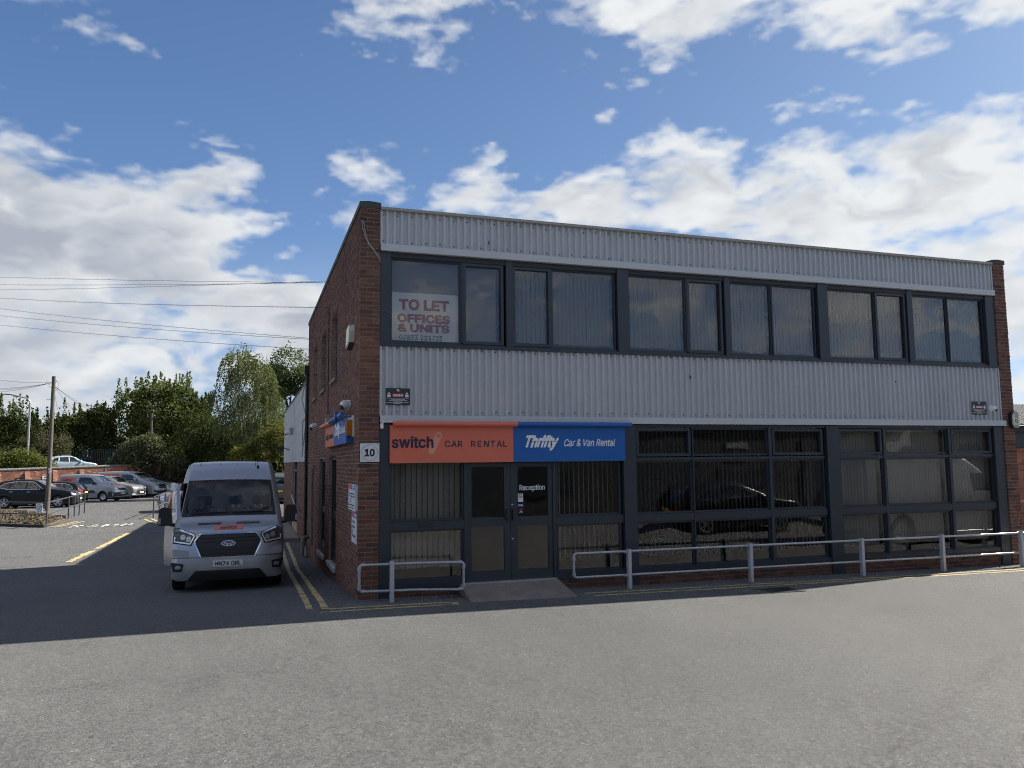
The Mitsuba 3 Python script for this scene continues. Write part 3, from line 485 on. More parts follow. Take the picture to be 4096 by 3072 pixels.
warning(.43, .84, 3.14, 3.42, lambda m: front(m, .43, .006, 3.14), 'black warning sign with red panel on the corrugated cladding at the left end')
warning(13.13, 13.55, 3.09, 3.37, lambda m: front(m, 13.13, .006, 3.09), 'black warning sign with red panel beside the white camera at the right end')
warning(0, .22, 0, .30, lambda m: left(m, -.012, 1.32, 1.46), 'narrow black warning sign half hidden beside the opening hours board')
def notice(y0, y1, z0, z1, thick, label, lines):
    k = thing('notice_board', label, 'sign'); ym = (y0 + y1) / 2; hz = z1 - (z1 - z0) * .19
    part(k, 'board', box(-thick, -.001, y0, y1, z0, z1), 'm_signwhite'); part(k, 'header', box(-thick - .003, -thick, ym, y1, hz, z1 - .004), 'm_orange'); part(k, 'header', box(-thick - .003, -thick, y0, ym - .004, hz, z1 - .004), 'm_blue')
    part(k, 'lettering', left(extr(thrifty((ym - y0) * .8, .05), .002), -thick - .003, ym - .05, hz + .025), 'm_white')
    for s, w, h, z, off in lines: part(k, 'lettering', left(text(s, h, w), -thick - .001, y1 - off, z), 'm_textgrey')
hrs = [('Mon', .18, .022, 1.665, .04), ('08:00 - 18:00', .45, .022, 1.665, .32), ('Tue - Fri', .28, .022, 1.62, .04), ('08:00 - 18:00', .45, .022, 1.62, .40), ('Sat', .18, .022, 1.575, .25), ('Sun', .18, .022, 1.53, .25), ('OPENING HOURS', .72, .022, 1.475, .06), ('closed bank holidays', .6, .018, 1.43, .12)]
notice(.10, .97, 1.40, 1.83, .05, 'white opening hours board with orange and blue header on the side wall', hrs)
notice(.16, .79, .86, 1.38, .012, 'lower white notice with orange and blue header on the side wall', [('Please', .3, .04, 1.19, .12), ('Report', .3, .04, 1.11, .12), ('to', .1, .04, 1.03, .12), ('Reception', .36, .04, .96, .12)])
# stickers on the entrance glass
def gl(name, cat, label): return thing(name, label, cat)
G1 = gl('glass_lettering', 'lettering', 'white word Reception on the glass of the right entrance door'); part(G1, 'lettering', front(text('Reception', .088, .475, bold=True), 2.785, .092, 1.685), 'm_signwhite')
G2 = gl('door_sticker', 'sticker', 'small white no smoking sticker on the entrance door glass'); part(G2, 'label', box(2.755, 2.85, .090, .093, 1.48, 1.625), 'm_signwhite'); part(G2, 'emblem', front(extr(shapely.union_all([sg.Point(0, 0).buffer(.034).difference(sg.Point(0, 0).buffer(.026)), sa.rotate(sg.box(-.03, -.004, .03, .004), -45), sg.box(-.02, -.006, .02, .0)]), .002), 2.802, .0895, 1.58), 'm_red')
G3 = gl('door_sticker', 'sticker', 'small blue push sticker under the no smoking sticker'); part(G3, 'label', box(2.755, 2.855, .090, .093, 1.40, 1.447), 'm_blue'); part(G3, 'lettering', front(text('PUSH', .026, .075, bold=True), 2.767, .0895, 1.411), 'm_white')
G4 = gl('door_sticker', 'sticker', 'small black warning sticker under the blue push sticker'); part(G4, 'label', box(2.76, 2.855, .090, .093, 1.285, 1.385), 'm_darkpaint'); part(G4, 'panel', box(2.78, 2.835, .088, .090, 1.335, 1.352), 'm_red'); part(G4, 'small_print', front(extr(shapely.union_all([sg.box(0, 0, .07, .005), sg.box(.01, .012, .06, .017), sg.box(.02, .024, .05, .029)]), .002), 2.772, .0895, 1.297), 'm_signwhite')

# ------------------------------------------------------------------ alarm boxes, cameras, cables
def dome(p, toward, s, label):
    k = thing('security_camera', label, 'camera'); d = np.array(toward, float); d /= np.linalg.norm(d); R_ = trimesh.geometry.align_vectors([0, 0, 1], d)
    A = lathe([(0, 0), (.055, 0), (.06, .01), (.06, .035), (0, .035)], 20, 'z'); A.apply_transform(R_)
    part(k, 'base', move(A.apply_scale(s), p), 'm_whiteplastic', smooth=40)
    b = lathe([(0, .02), (.048, .03), (.055, .06), (.05, .10), (.03, .125), (0, .13)], 20, 'z'); b.apply_transform(R_); part(k, 'head', move(b.apply_scale(s), p), 'm_whiteplastic', smooth=40)
    e = lathe([(0, .12), (.032, .118), (.026, .135), (0, .14)], 16, 'z'); e.apply_transform(trimesh.geometry.align_vectors([0, 0, 1], d + np.array([0, 0, -.25]))); part(k, 'lens', move(e.apply_scale(s), p), 'm_black', smooth=40)
dome((13.66, .03, 3.22), (.35, -1, 0), 1.15, 'white dome camera beside the warning sign at the right end')
dome((-.0, 1.25, 3.22), (-1, -.5, 0), 1.5, 'large white camera on the side wall above the small blue sign')
dome((-.0, 8.6, 3.16), (-1, -.7, 0), 1.6, 'white camera on the side wall near the black downpipe')
dome((-.03, 23.0, 3.55), (-1, -.6, -.1), 1.6, 'small white camera on the pale workshop cladding')
A1 = thing('alarm_box', 'cream angular alarm box high on the side brick wall', 'alarm box')
m = extr(sg.Polygon([(.0, .0), (.42, .06), (.5, .24), (.44, .36), (.06, .32)]), .10); part(A1, 'cover', left(m, -.001, 1.16, 4.22), 'm_cream'); part(A1, 'base', left(extr(sg.Polygon([(.0, -.03), (.43, .04), (.42, .06), (0, 0)]), .09), -.001, 1.16, 4.22), 'm_darkpaint')
A2 = thing('alarm_strobe', 'cream and amber alarm siren on the side wall by the blue sign', 'alarm box')
part(A2, 'cover', left(extr(sg.Polygon([(0, .06), (.17, .0), (.2, .28), (.05, .33), (0, .28)]), .10), -.001, .95, 2.68), 'm_cream'); part(A2, 'lens', box(-.125, -.02, .64, .76, 2.66, 2.92), 'm_amber'); part(A2, 'base', box(-.03, -.001, .62, .98, 2.64, 3.0), 'm_cream')
A3 = thing('alarm_box', 'cream alarm box with dark sides and printed emblem on the right brick pier', 'alarm box')
op = sg.Polygon([(.05, 0), (.17, 0), (.205, .08), (.205, .27), (.17, .345), (.05, .345), (.0, .27), (.0, .08)])
part(A3, 'case', front(extr(op.buffer(.012), .075), 14.16, -.001, 2.80), 'm_darkpaint'); part(A3, 'cover', front(extr(op.buffer(-.01), .03), 14.16, -.074, 2.80), 'm_cream')
part(A3, 'emblem', front(extr(shapely.union_all([sg.Point(.1, .15).buffer(.05, 2).difference(sg.Point(.1, .15).buffer(.035, 2)), sg.box(.07, .14, .13, .16)] + [sg.box(.045, z, .16, z + .012) for z in (.225, .25, .275, .30, .05, .03)]), .002), 14.16, -.1045, 2.80), 'm_textgrey')
Kc = thing('pier_cable', 'pair of grey cables hanging down the face of the left brick pier', 'cable')
for o in (0, .028): part(Kc, 'cable', tube([(.017 + o, .0, 6.24), (.03 + o, -.012, 6.1), (.072 + o * .7, -.018, 5.95), (.13 + o * .4, -.02, 5.83), (.2 + o * .4, -.02, 5.75), (.30 + o * .5, -.02, 5.60 + o), (.335, .02, 5.555 + o)], .0055, 6), 'm_greyplastic', smooth=40)
Kj = thing('junction_box', 'small white junction box and looped cable at the left end of the orange sign', 'junction box'); part(Kj, 'box', box(.34, .385, -.06, .03, 2.745, 2.83), 'm_whiteplastic'); part(Kj, 'cable', tube([(.36, -.04, 2.83), (.40, -.06, 2.858), (.50, -.08, 2.862), (.585, -.1, 2.835)], .007, 6), 'm_whiteplastic', smooth=40)
F1 = thing('flood_light', 'small grey flood light on the side wall above the orange sign', 'lamp'); part(F1, 'body', box(-.16, -.02, 4.1, 4.3, 3.03, 3.15), 'm_greyplastic'); part(F1, 'bracket', box(-.05, -.001, 4.15, 4.25, 2.98, 3.06), 'm_greyplastic')
F2 = thing('flood_light', 'black flood light on an arm over the workshop door', 'lamp'); part(F2, 'arm', tube([(0, 22.6, 2.78), (-.3, 22.6, 2.9)], .02, 6), 'm_black'); part(F2, 'body', rotz(box(-.6, -.28, 22.45, 22.75, 2.78, 2.94), .0), 'm_black')
F3 = thing('wall_light', 'grey bulkhead light on the pale workshop cladding', 'lamp'); part(F3, 'body', box(-.16, -.03, 19.7, 20.0, 3.35, 3.62), 'm_greyplastic'); part(F3, 'cap', box(-.2, -.03, 19.68, 20.02, 3.62, 3.72), 'm_whiteplastic')
SC = thing('wall_cable', 'dark cable running down the side wall between the upper windows', 'cable'); part(SC, 'cable', tube([(-.02, 5.3, 5.75), (-.012, 5.35, 5.0), (-.012, 5.35, 3.3)], .012, 6), 'm_black')

# ------------------------------------------------------------------ entrance ramp and galvanised rails
rp = sg.Polygon([(0, 0), (.88, 0), (.88, .0), (.03, .175), (0, .175)])
m = extr(rp, 1.76); v_ = np.array(m.vertices); m.vertices = np.c_[1.69 + v_[:, 2] + .05 * v_[:, 0] * (v_[:, 2] - .88) * .4, .045 - v_[:, 0], -.035 + v_[:, 1]]
solo('entrance_ramp', m, 'm_concrete', 'low worn concrete wedge ramp in front of the double entrance door', 'ramp')
def elbow(a, b, c, r=.024):         # pipe with a rounded corner at b
    a, b, c = map(np.array, (a, b, c)); d1 = (a - b) / np.linalg.norm(a - b); d2 = (c - b) / np.linalg.norm(c - b); q = .06
    return [a] + [b + d1 * q * (1 - t) ** 2 + d2 * q * t ** 2 for t in np.linspace(0, 1, 6)] + [c]
def collar(p, d, r=.032): d = np.array(d, float); p = np.array(p, float); return tube([p - d * .03, p + d * .03], r, 12)
R1 = thing('safety_rail', 'short galvanised two bar rail with one post left of the entrance', 'railing')
zt, zb_ = .585, .175
path = elbow((-.02, -.3, .4), (-.02, -.3, zt), (.9, -.3, zt - .01))[0:] + elbow((.9, -.3, zt - .01), (1.67, -.3, zt - .03), (1.67, -.3, .35))[1:] + elbow((1.67, -.3, .35), (1.67, -.3, zb_ - .06), (.9, -.3, zb_ - .02))[1:] + elbow((.9, -.3, zb_ - .02), (-.02, -.3, zb_), (-.02, -.3, .4))[1:]
part(R1, 'bar', tube(path, .0225, 12, cap=False), 'm_galv', smooth=40)
for xx, z_, d_ in ((-.02, zt - .06, (0, 0, 1)), (.04, zt, (1, 0, 0)), (-.02, zb_ + .06, (0, 0, 1)), (.04, zb_, (1, 0, 0)), (1.67, zt - .09, (0, 0, 1)), (1.61, zt - .03, (1, 0, 0)), (1.67, zb_ + .01, (0, 0, 1)), (1.61, zb_ - .05, (1, 0, 0))): part(R1, 'fitting', collar((xx, -.3, z_), d_), 'm_galv', smooth=40)
def channel(x, y, z0, z1): return merge(box(x - .03, x + .03, y - .045, y - .038, z0, z1), box(x - .03, x - .024, y - .038, y + .04, z0, z1), box(x + .024, x + .03, y - .038, y + .04, z0, z1))
part(R1, 'post', channel(.49, -.315, -.1, .635), 'm_post')
R2 = thing('safety_rail', 'long galvanised two bar rail on five posts in front of the glazing', 'railing')
zr = lambda x: -.0028 * (x - 3.63); XE = 19.0
pp = elbow((XE, -.3, .58 + zr(XE)), (3.62, -.3, .595), (3.62, -.3, .4)) + elbow((3.62, -.3, .4), (3.62, -.3, .19), (XE, -.3, .17 + zr(XE)))[1:]
part(R2, 'bar', tube(pp, .0225, 12), 'm_galv', smooth=40)
for z_, d_ in ((.51, (0, 0, 1)), (.25, (0, 0, 1))): part(R2, 'fitting', collar((3.62, -.3, z_), d_), 'm_galv', smooth=40)
for xx in (4.66, 7.15, 9.70, 11.72, 13.87, 16.2, 18.6):
    part(R2, 'post', channel(xx, -.315, float(zg(xx, -.3)) - .1, .635 + zr(xx)), 'm_post')
    for z_ in (.585, .178): part(R2, 'fitting', collar((xx - .05, -.3, z_ + zr(xx)), (1, 0, 0), .030), 'm_galv', smooth=40)

# ------------------------------------------------------------------ vehicles
def chaikin(p, n=2):
    p = np.asarray(p, float)
    for _ in range(n):
        q = [p[0]]
        for a, b in zip(p[:-1], p[1:]): q += [a * .75 + b * .25, a * .25 + b * .75]
        q.append(p[-1]); p = np.array(q)
    return p
class Car:
    """A shell from its side outline. Local axes: x forward (front bumper at 0), y to its left, z up."""
    def __init__(s, key, top, W, tum, arches, place, r=.09, cf=.12, crb=.05, crown=.03, sill=.22, nsm=2):
        s.key, s.W, s.r, s.cf, s.crb, s.crown = key, W, r, cf, crb, crown; s.tz, s.tw = np.array(tum).T
        p = chaikin(np.c_[np.array(top, float), np.arange(len(top))], nsm)
        out = [p[0]]
        for a, b in zip(p[:-1], p[1:]):
            n = max(1, int(np.hypot(*(b - a)[:2]) / .09)); out += [a + (b - a) * k / n for k in range(1, n + 1)]
        s.path = np.array(out); s.L = -s.path[:, 0].min(); s.H = s.path[:, 1].max(); s.line = sg.LineString(s.path[:, :2]); s.arches = arches
        poly = sg.Polygon(np.vstack([s.path[:, :2], [[s.path[-1, 0], sill], [s.path[0, 0], sill]]])).buffer(0)
        for x, z, ra in arches: poly = poly.difference(sg.Point(x, z).buffer(ra, 12))
        s.poly = poly; x, y, h, pitch = place[:4]; s.place = place
        c, sn = math.cos(h), math.sin(h); cp, sp_ = math.cos(pitch), math.sin(pitch)
        s.R = np.array([[c * cp, -sn, -c * sp_], [sn * cp, c, -sn * sp_], [sp_, 0, cp]]); s.o = np.array([x, y, float(zg(x, y)) if len(place) < 5 else place[4]])
    def half(s, x, z):
        e = np.clip((x + .7) / .7, 0, 1); b = np.clip((-s.L + .5 - x) / .5, 0, 1)
        return s.W * np.interp(z, s.tz, s.tw) * (1 - .035 * e ** 2 - .03 * b ** 2)
    def flank(s, x, z):
        x, z = np.asarray(x, float), np.asarray(z, float); d = shapely.distance(shapely.points(x, z), s.line); k = np.clip(1 - d / s.r, 0, 1)
        return s.half(x, z) - s.r * (1 - np.sqrt(np.clip(1 - k * k, 0, 1)))
    def D(s, v):
        v = np.array(v, float); yf = np.clip(np.abs(v[:, 1]) / s.W, 0, 1.2); e = np.clip((v[:, 0] + 1.1) / 1.1, 0, 1) ** 1.5; b = np.clip((-s.L + .9 - v[:, 0]) / .9, 0, 1) ** 1.5
        v[:, 0] += -s.cf * yf ** 3 * e + s.crb * yf ** 3 * b; v[:, 2] += s.crown * (1 - yf ** 2) * (v[:, 2] / s.H) ** 2; return v
    def world(s, v): return s.D(v) @ s.R.T + s.o
    def raw(s, v): return np.asarray(v, float) @ s.R.T + s.o
    def emit(s, name, v, f, m, smooth=35, raw=False, sub=None, label=None):
        t = trimesh.Trimesh(s.raw(v) if raw else s.world(v), f, process=False); t.merge_vertices()
        return part(sub or s.key, name, t, m, smooth=smooth, label=label)
    def put(s, name, mesh, m, smooth=False, sub=None, label=None): return s.emit(name, mesh.vertices, mesh.faces, m, smooth, True, sub, label)
    def tri(s, poly, g, extra=()):
        P = []
        for q in [poly, *extra]:
            for pg in getattr(q, 'geoms', [q]):
                for r_ in [pg.exterior, *pg.interiors]: n = max(8, int(r_.length / (g * .6))); P += [r_.interpolate(k / n, True).coords[0] for k in range(n)]; P += list(r_.coords)[:-1]
        x0, y0, x1, y1 = poly.bounds; X, Y = np.meshgrid(np.arange(x0, x1, g), np.arange(y0, y1, g)); Q = np.c_[X.ravel(), Y.ravel()]
        Q = Q[shapely.contains_xy(poly.buffer(-g * .35), Q[:, 0], Q[:, 1])]
        P = np.unique(np.round(np.vstack([np.array(P), Q]), 5), axis=0); P = P[shapely.distance(shapely.points(P), poly) < 1e-4]; F = Delaunay(P).simplices; c = P[F].mean(1); F = F[shapely.contains_xy(poly, c[:, 0], c[:, 1])]
        a, b = P[F[:, 1]] - P[F[:, 0]], P[F[:, 2]] - P[F[:, 0]]; ar = a[:, 0] * b[:, 1] - a[:, 1] * b[:, 0]; F = np.where((ar < 0)[:, None], F[:, ::-1], F); return P, F[np.abs(ar) > 1e-9]
    def shell(s, bodymat, wins=(), bands=(), skip=(), g=.11, glass='m_carglass', mats={}):
        """wins: (name, polygon in x,z, material or None, sides); bands on the top strip: (name, t0, t1, yfrac0, yfrac1, material)"""
        lays = [s.line.parallel_offset(k * s.r, sd) for k in (.12, .4, .8) for sd in ('left', 'right')]; lays = [sg.Polygon(l.buffer(1e-4)) for l in ()]
        inner = [s.poly.buffer(-k * s.r) for k in (.12, .4, .85)]
        P, F = s.tri(s.poly, g, [w[1] for w in wins] + [q for q in inner if not q.is_empty]); c = P[F].mean(1); y = s.flank(P[:, 0], P[:, 1]); own = np.full(len(F), -1)
        for i, w in enumerate(wins): own[shapely.contains_xy(w[1], c[:, 0], c[:, 1])] = i
        V, Fs, n = [], [], 0
        for sd in (1, -1):
            v = np.c_[P[:, 0], sd * y, P[:, 1]]; f = F if sd < 0 else F[:, ::-1]
            keep = own < 0
            for i, w in enumerate(wins):
                if sd not in w[3]: keep = keep | (own == i)
                elif w[2] is not None: s.emit(w[0], v, f[own == i], w[2])
            V.append(v); Fs.append(f[keep] + n); n += len(v)
        tt = s.path[:, 2]; cuts = [b[k] for b in bands for k in (1, 2)]; T_ = np.unique(np.concatenate([tt, cuts])); X, Z = np.interp(T_, tt, s.path[:, 0]), np.interp(T_, tt, s.path[:, 1])
        w = s.flank(X, Z); ys = np.unique(np.concatenate([np.linspace(-1, 1, 15), [q for b in bands for q in (b[3], b[4])]])); m = len(ys)
        v = np.stack([np.repeat(X[:, None], m, 1), w[:, None] * ys[None], np.repeat(Z[:, None], m, 1)], -1).reshape(-1, 3)
        i, j = np.meshgrid(np.arange(len(T_) - 1), np.arange(m - 1), indexing='ij'); q = np.stack([i * m + j, i * m + j + 1, (i + 1) * m + j + 1, (i + 1) * m + j], -1)
        tc, yc = (T_[:-1] + T_[1:]) / 2, (ys[:-1] + ys[1:]) / 2; ob = np.full(i.shape, -1)
        for k, b in enumerate(bands): ob[((tc > b[1]) & (tc < b[2]))[:, None] & ((yc > b[3]) & (yc < b[4]))[None]] = k
        tri = lambda qq: np.vstack([qq[:, [0, 1, 2]], qq[:, [0, 2, 3]]])
        for k, b in enumerate(bands): s.emit(b[0], v, tri(q[ob == k]), b[5])
        V.append(v); Fs.append(tri(q[ob == -1]) + n); s.emit('body', np.vstack(V), np.vstack(Fs), bodymat, 40)
        zc = .72; s.put('underbody', merge(box(-s.L + .25, -.22, -s.W + .24, s.W - .24, .2, zc), box(-s.L + .1, -.3, -s.W + .1, s.W - .1, .2, .24)), 'm_black')
    def prof(s, z):            # front face: x and slope at the height z
        fr = s.path[:np.argmax(s.path[:, 0] < -1.6)] if (s.path[:, 0] < -1.6).any() else s.path; o = np.argsort(fr[:, 1], kind='stable'); zz, xx = fr[o, 1], fr[o, 0]; x = np.interp(z, zz, xx); dx = (np.interp(z + .01, zz, xx) - np.interp(z - .01, zz, xx)) / .02
        return x, dx
    def nose(s, name, poly, m, off=.006, deep=.02, g=.05, smooth=35, sub=None, rear=False, label=None):
        """A plate laid on the front (or back) of the shell, drawn in (y, z)."""
        for pg in getattr(poly, 'geoms', [poly]):
            P, F = s.tri(pg, g); lay = []
            for o in (off, off - deep):
                if rear:
                    b = s.path[np.argmin(s.path[:, 0]) - 12:]; b = s.path[s.path[:, 0] < -s.L + 1.2]; o_ = np.argsort(b[:, 1], kind='stable'); x, dx = np.interp(P[:, 1], b[o_, 1], b[o_, 0]), P[:, 0] * 0; nx, nz = -np.ones(len(P)), 0
                else: x, dx = s.prof(P[:, 1]); nn = np.sqrt(1 + dx ** 2); nx, nz = 1 / nn, -dx / nn
                lay.append(s.D(np.c_[x, P[:, 0], P[:, 1]]) + np.c_[nx * o, np.zeros(len(P)), np.zeros(len(P)) + nz * o])
            F1 = F if not rear else F[:, ::-1]; e = np.sort(F1[:, [0, 1, 1, 2, 2, 0]].reshape(-1, 2), 1); u, cnt = np.unique(e, axis=0, return_counts=True); E = u[cnt == 1]; n = len(P)
            side = np.vstack([np.c_[E[:, 0], E[:, 1], E[:, 1] + n], np.c_[E[:, 0], E[:, 1] + n, E[:, 0] + n]]); s.emit(name, np.vstack(lay), np.vstack([F1, side]), m, smooth, True, sub, label)
    def side(s, name, poly, m, sides=(1, -1), off=.006, g=.12, deep=.015):
        P, F = s.tri(poly, g); y = s.flank(P[:, 0], P[:, 1])
        e = np.sort(F[:, [0, 1, 1, 2, 2, 0]].reshape(-1, 2), 1); u, cnt = np.unique(e, axis=0, return_counts=True); E = u[cnt == 1]; n = len(P); sd_ = np.vstack([np.c_[E[:, 0], E[:, 1], E[:, 1] + n], np.c_[E[:, 0], E[:, 1] + n, E[:, 0] + n]])
        for sd in sides: s.emit(name, np.vstack([s.D(np.c_[P[:, 0], sd * y, P[:, 1]]) + [0, sd * o, 0] for o in (off, off - deep)]), np.vstack([F if sd < 0 else F[:, ::-1], sd_]), m, 35, True)
    def glyph(s, txt, x0, z0, h, w, sd, m, off=.014, **k):          # lettering on a flank, reading from outside
        t = text(txt, h, w, **k); v = np.array(t.vertices); x = x0 - v[:, 0] if sd > 0 else x0 + v[:, 0]
        y = float(s.flank(np.array([x0 + (w / 2 if sd < 0 else -w / 2)]), np.array([z0 + h / 2]))[0]) + off + v[:, 2]; s.emit('lettering', np.c_[x, sd * y, z0 + v[:, 1]], t.faces if True else 0, m, False, True)
    def plate(s, txt, z, m='m_plate', rear=False):
        x = (-s.L - .012) if rear else s.prof(np.array([z]))[0][0] + .02; w = .26
        a = box(x - .012, x + .004, -w, w, z - .056, z + .056) if not rear else box(x - .004, x + .012, -w, w, z - .056, z + .056); k = s.put('number_plate', a, m)
        if txt:
            t = text(txt, .075, .46, bold=True, depth=.004, center=True, fat=.02); v = np.array(t.vertices); yy = v[:, 0]; xx = x + .004 + v[:, 2] if not rear else x - .004 - v[:, 2]
            s.emit('lettering', np.c_[xx, yy if not rear else -yy, z - .037 + v[:, 1]], t.faces, 'm_black', False, True, sub=k)
    def wheels(s, R=.34, rim='alloy', wd=.2, spokes=10, tyre='m_rubber'):
        for x, z, _ in s.arches:
            for sd in (1, -1):
                k = key_for(f'{s.key}__wheel'); y = sd * (s.W - .03); ri = R * (.66 if rim != 'steel' else .62); h = wd
                pr = [(ri, -h), (R - .03, -h), (R, -h + .03), (R, -.03), (R - .025, 0), (ri + .01, .004), (ri, -.02), (ri, -h)]
                T0 = lathe(pr, 36); t = T0.copy(); t.apply_scale([1, sd, 1]); s.put('tyre', move(t, (x, y, R)), tyre, 40, sub=k)
                if rim == 'steel': r_ = merge(lathe([(.0, -.03), (.06, -.02), (.1, -.06), (ri * .62, -.035), (ri * .8, -.02), (ri, -.015), (ri, -.03), (0, -.09)], 36), [lathe([(0, .0), (.022, .0), (.022, -.03)], 8).apply_translation([ri * .72 * math.cos(a), -.016, ri * .72 * math.sin(a)]) for a in np.linspace(0, 6.283, 12)[:0]])
                else:
                    sp = []
                    for q in range(spokes):
                        a = q * 2 * math.pi / spokes + (.10 if q % 2 else -.10) * (spokes == 10); b_ = box(.03, ri - .01, -.035, -.012, -.016, .016); b_.apply_transform(trimesh.transformations.rotation_matrix(a, [0, 1, 0])); sp.append(b_)
                    r_ = merge(lathe([(ri - .03, -.03), (ri - .012, -.006), (ri, -.004), (ri, -.05), (ri - .03, -.05)], 36), lathe([(0, -.008), (.05, -.01), (.06, -.05), (0, -.05)], 16), sp)
                r_.apply_scale([1, sd, 1]); s.put('rim', move(r_, (x, y, R)), 'm_alloy' if rim != 'steel' else 'm_white' if rim == 'steelwhite' else 'm_alloy', 30, sub=k)
                d_ = lathe([(0, -.07), (ri, -.07), (ri, -.1), (0, -.1)], 24); d_.apply_scale([1, sd, 1]); s.put('brake', move(d_, (x, y, R)), 'm_black', sub=k)
    def mirrors(s, x, z, m, size=(.12, .22, .17), out=.02):
        for sd in (1, -1):
            y = float(s.flank(np.array([x]), np.array([z]))[0]) + out; b_ = trimesh.creation.icosphere(subdivisions=2, radius=1.0); v = np.array(b_.vertices); v = np.sign(v) * np.abs(v) ** .6
            b_.vertices = v * (np.array(size) / 2); k = s.put('mirror', move(b_, (x + .02, sd * (y + size[1] / 2), z + size[2] * .35)), m, True); s.put('arm', box(x - .03, x + .03, sd * (y - .06), sd * (y + .06), z - .02, z + .05), 'm_plasticgrey', sub=k)
    def seats(s, xs, w=.46, m='m_seat', zseat=.62, back=.62, ys=(-.36, .36)):
        for x in xs:
            for y in ys:
                sh = lambda ln, wd, ht: extr(rrect(-wd / 2, wd / 2, 0, ht, .07), ln)
                b_ = sh(.13, w, back); v = np.array(b_.vertices); b_.vertices = np.c_[x - v[:, 2] - .18 * v[:, 1], y + v[:, 0], zseat + v[:, 1]]
                h_ = sh(.1, .27, .2); v = np.array(h_.vertices); h_.vertices = np.c_[x - .02 - v[:, 2] - .18 * (back + .06), y + v[:, 0], zseat + back + .055 + v[:, 1]]
                k = s.put('seat', merge(b_, box(x - .1, x + .42, y - w / 2, y + w / 2, zseat - .1, zseat + .05)), m, 30); s.put('headrest', h_, m, 30, sub=k)
                s.put('headrest_bar', merge([tube([(x - .2 * back - .02, y + q, zseat + back - .03), (x - .2 * back - .04, y + q, zseat + back + .08)], .008, 5) for q in (-.06, .06)]), 'm_alloy', sub=k)
def P2(*a): return sg.Polygon(a)
def mir(p): return sa.scale(p, -1, 1, origin=(0, 0))
def transit(key, place, body='p_silver', L_=5.53, detail=True, door=False):
    top = [(-.03, .22), (.0, .30), (.015, .45), (.01, .62), (-.02, .85), (-.06, 1.0), (-.15, 1.10), (-.5, 1.19), (-.93, 1.255), (-1.02, 1.29), (-1.80, 2.06), (-1.93, 2.16), (-2.3, 2.41), (-2.7, 2.52), (-3.4, 2.56), (-L_ + .3, 2.54), (-L_ + .06, 2.40), (-L_, 1.4), (-L_, .4)]
    c = Car(key, top, 1.03, [(0, .96), (.5, .99), (.9, 1.0), (1.35, .985), (2.1, .90), (2.55, .84)], [(-1.0, .36, .42), (-L_ + 1.23, .36, .42)], place, r=.10, cf=.22, crb=.04, crown=.045, sill=.24)
    doorw = P2((-1.18, 1.42), (-1.62, 1.82), (-1.72, 1.92), (-2.2, 1.95), (-2.22, 1.36))
    dpoly = P2((-1.02, .5), (-1.05, 1.36), (-1.66, 1.96), (-1.80, 2.06), (-2.27, 2.1), (-2.30, .42), (-1.5, .42))
    wins = [('window', doorw, 'm_wsglass', (1,) if door else (1, -1))]
    if door: wins = [('door_gap', dpoly, None, (-1,)), ('window', doorw, 'm_wsglass', (1,))]
    c.shell(body, wins, [('windscreen', 9.05, 10.35, -.97, .97, 'm_wsglass')], g=.12)
    c.wheels(.345, 'steel', .21); return c, dpoly, doorw
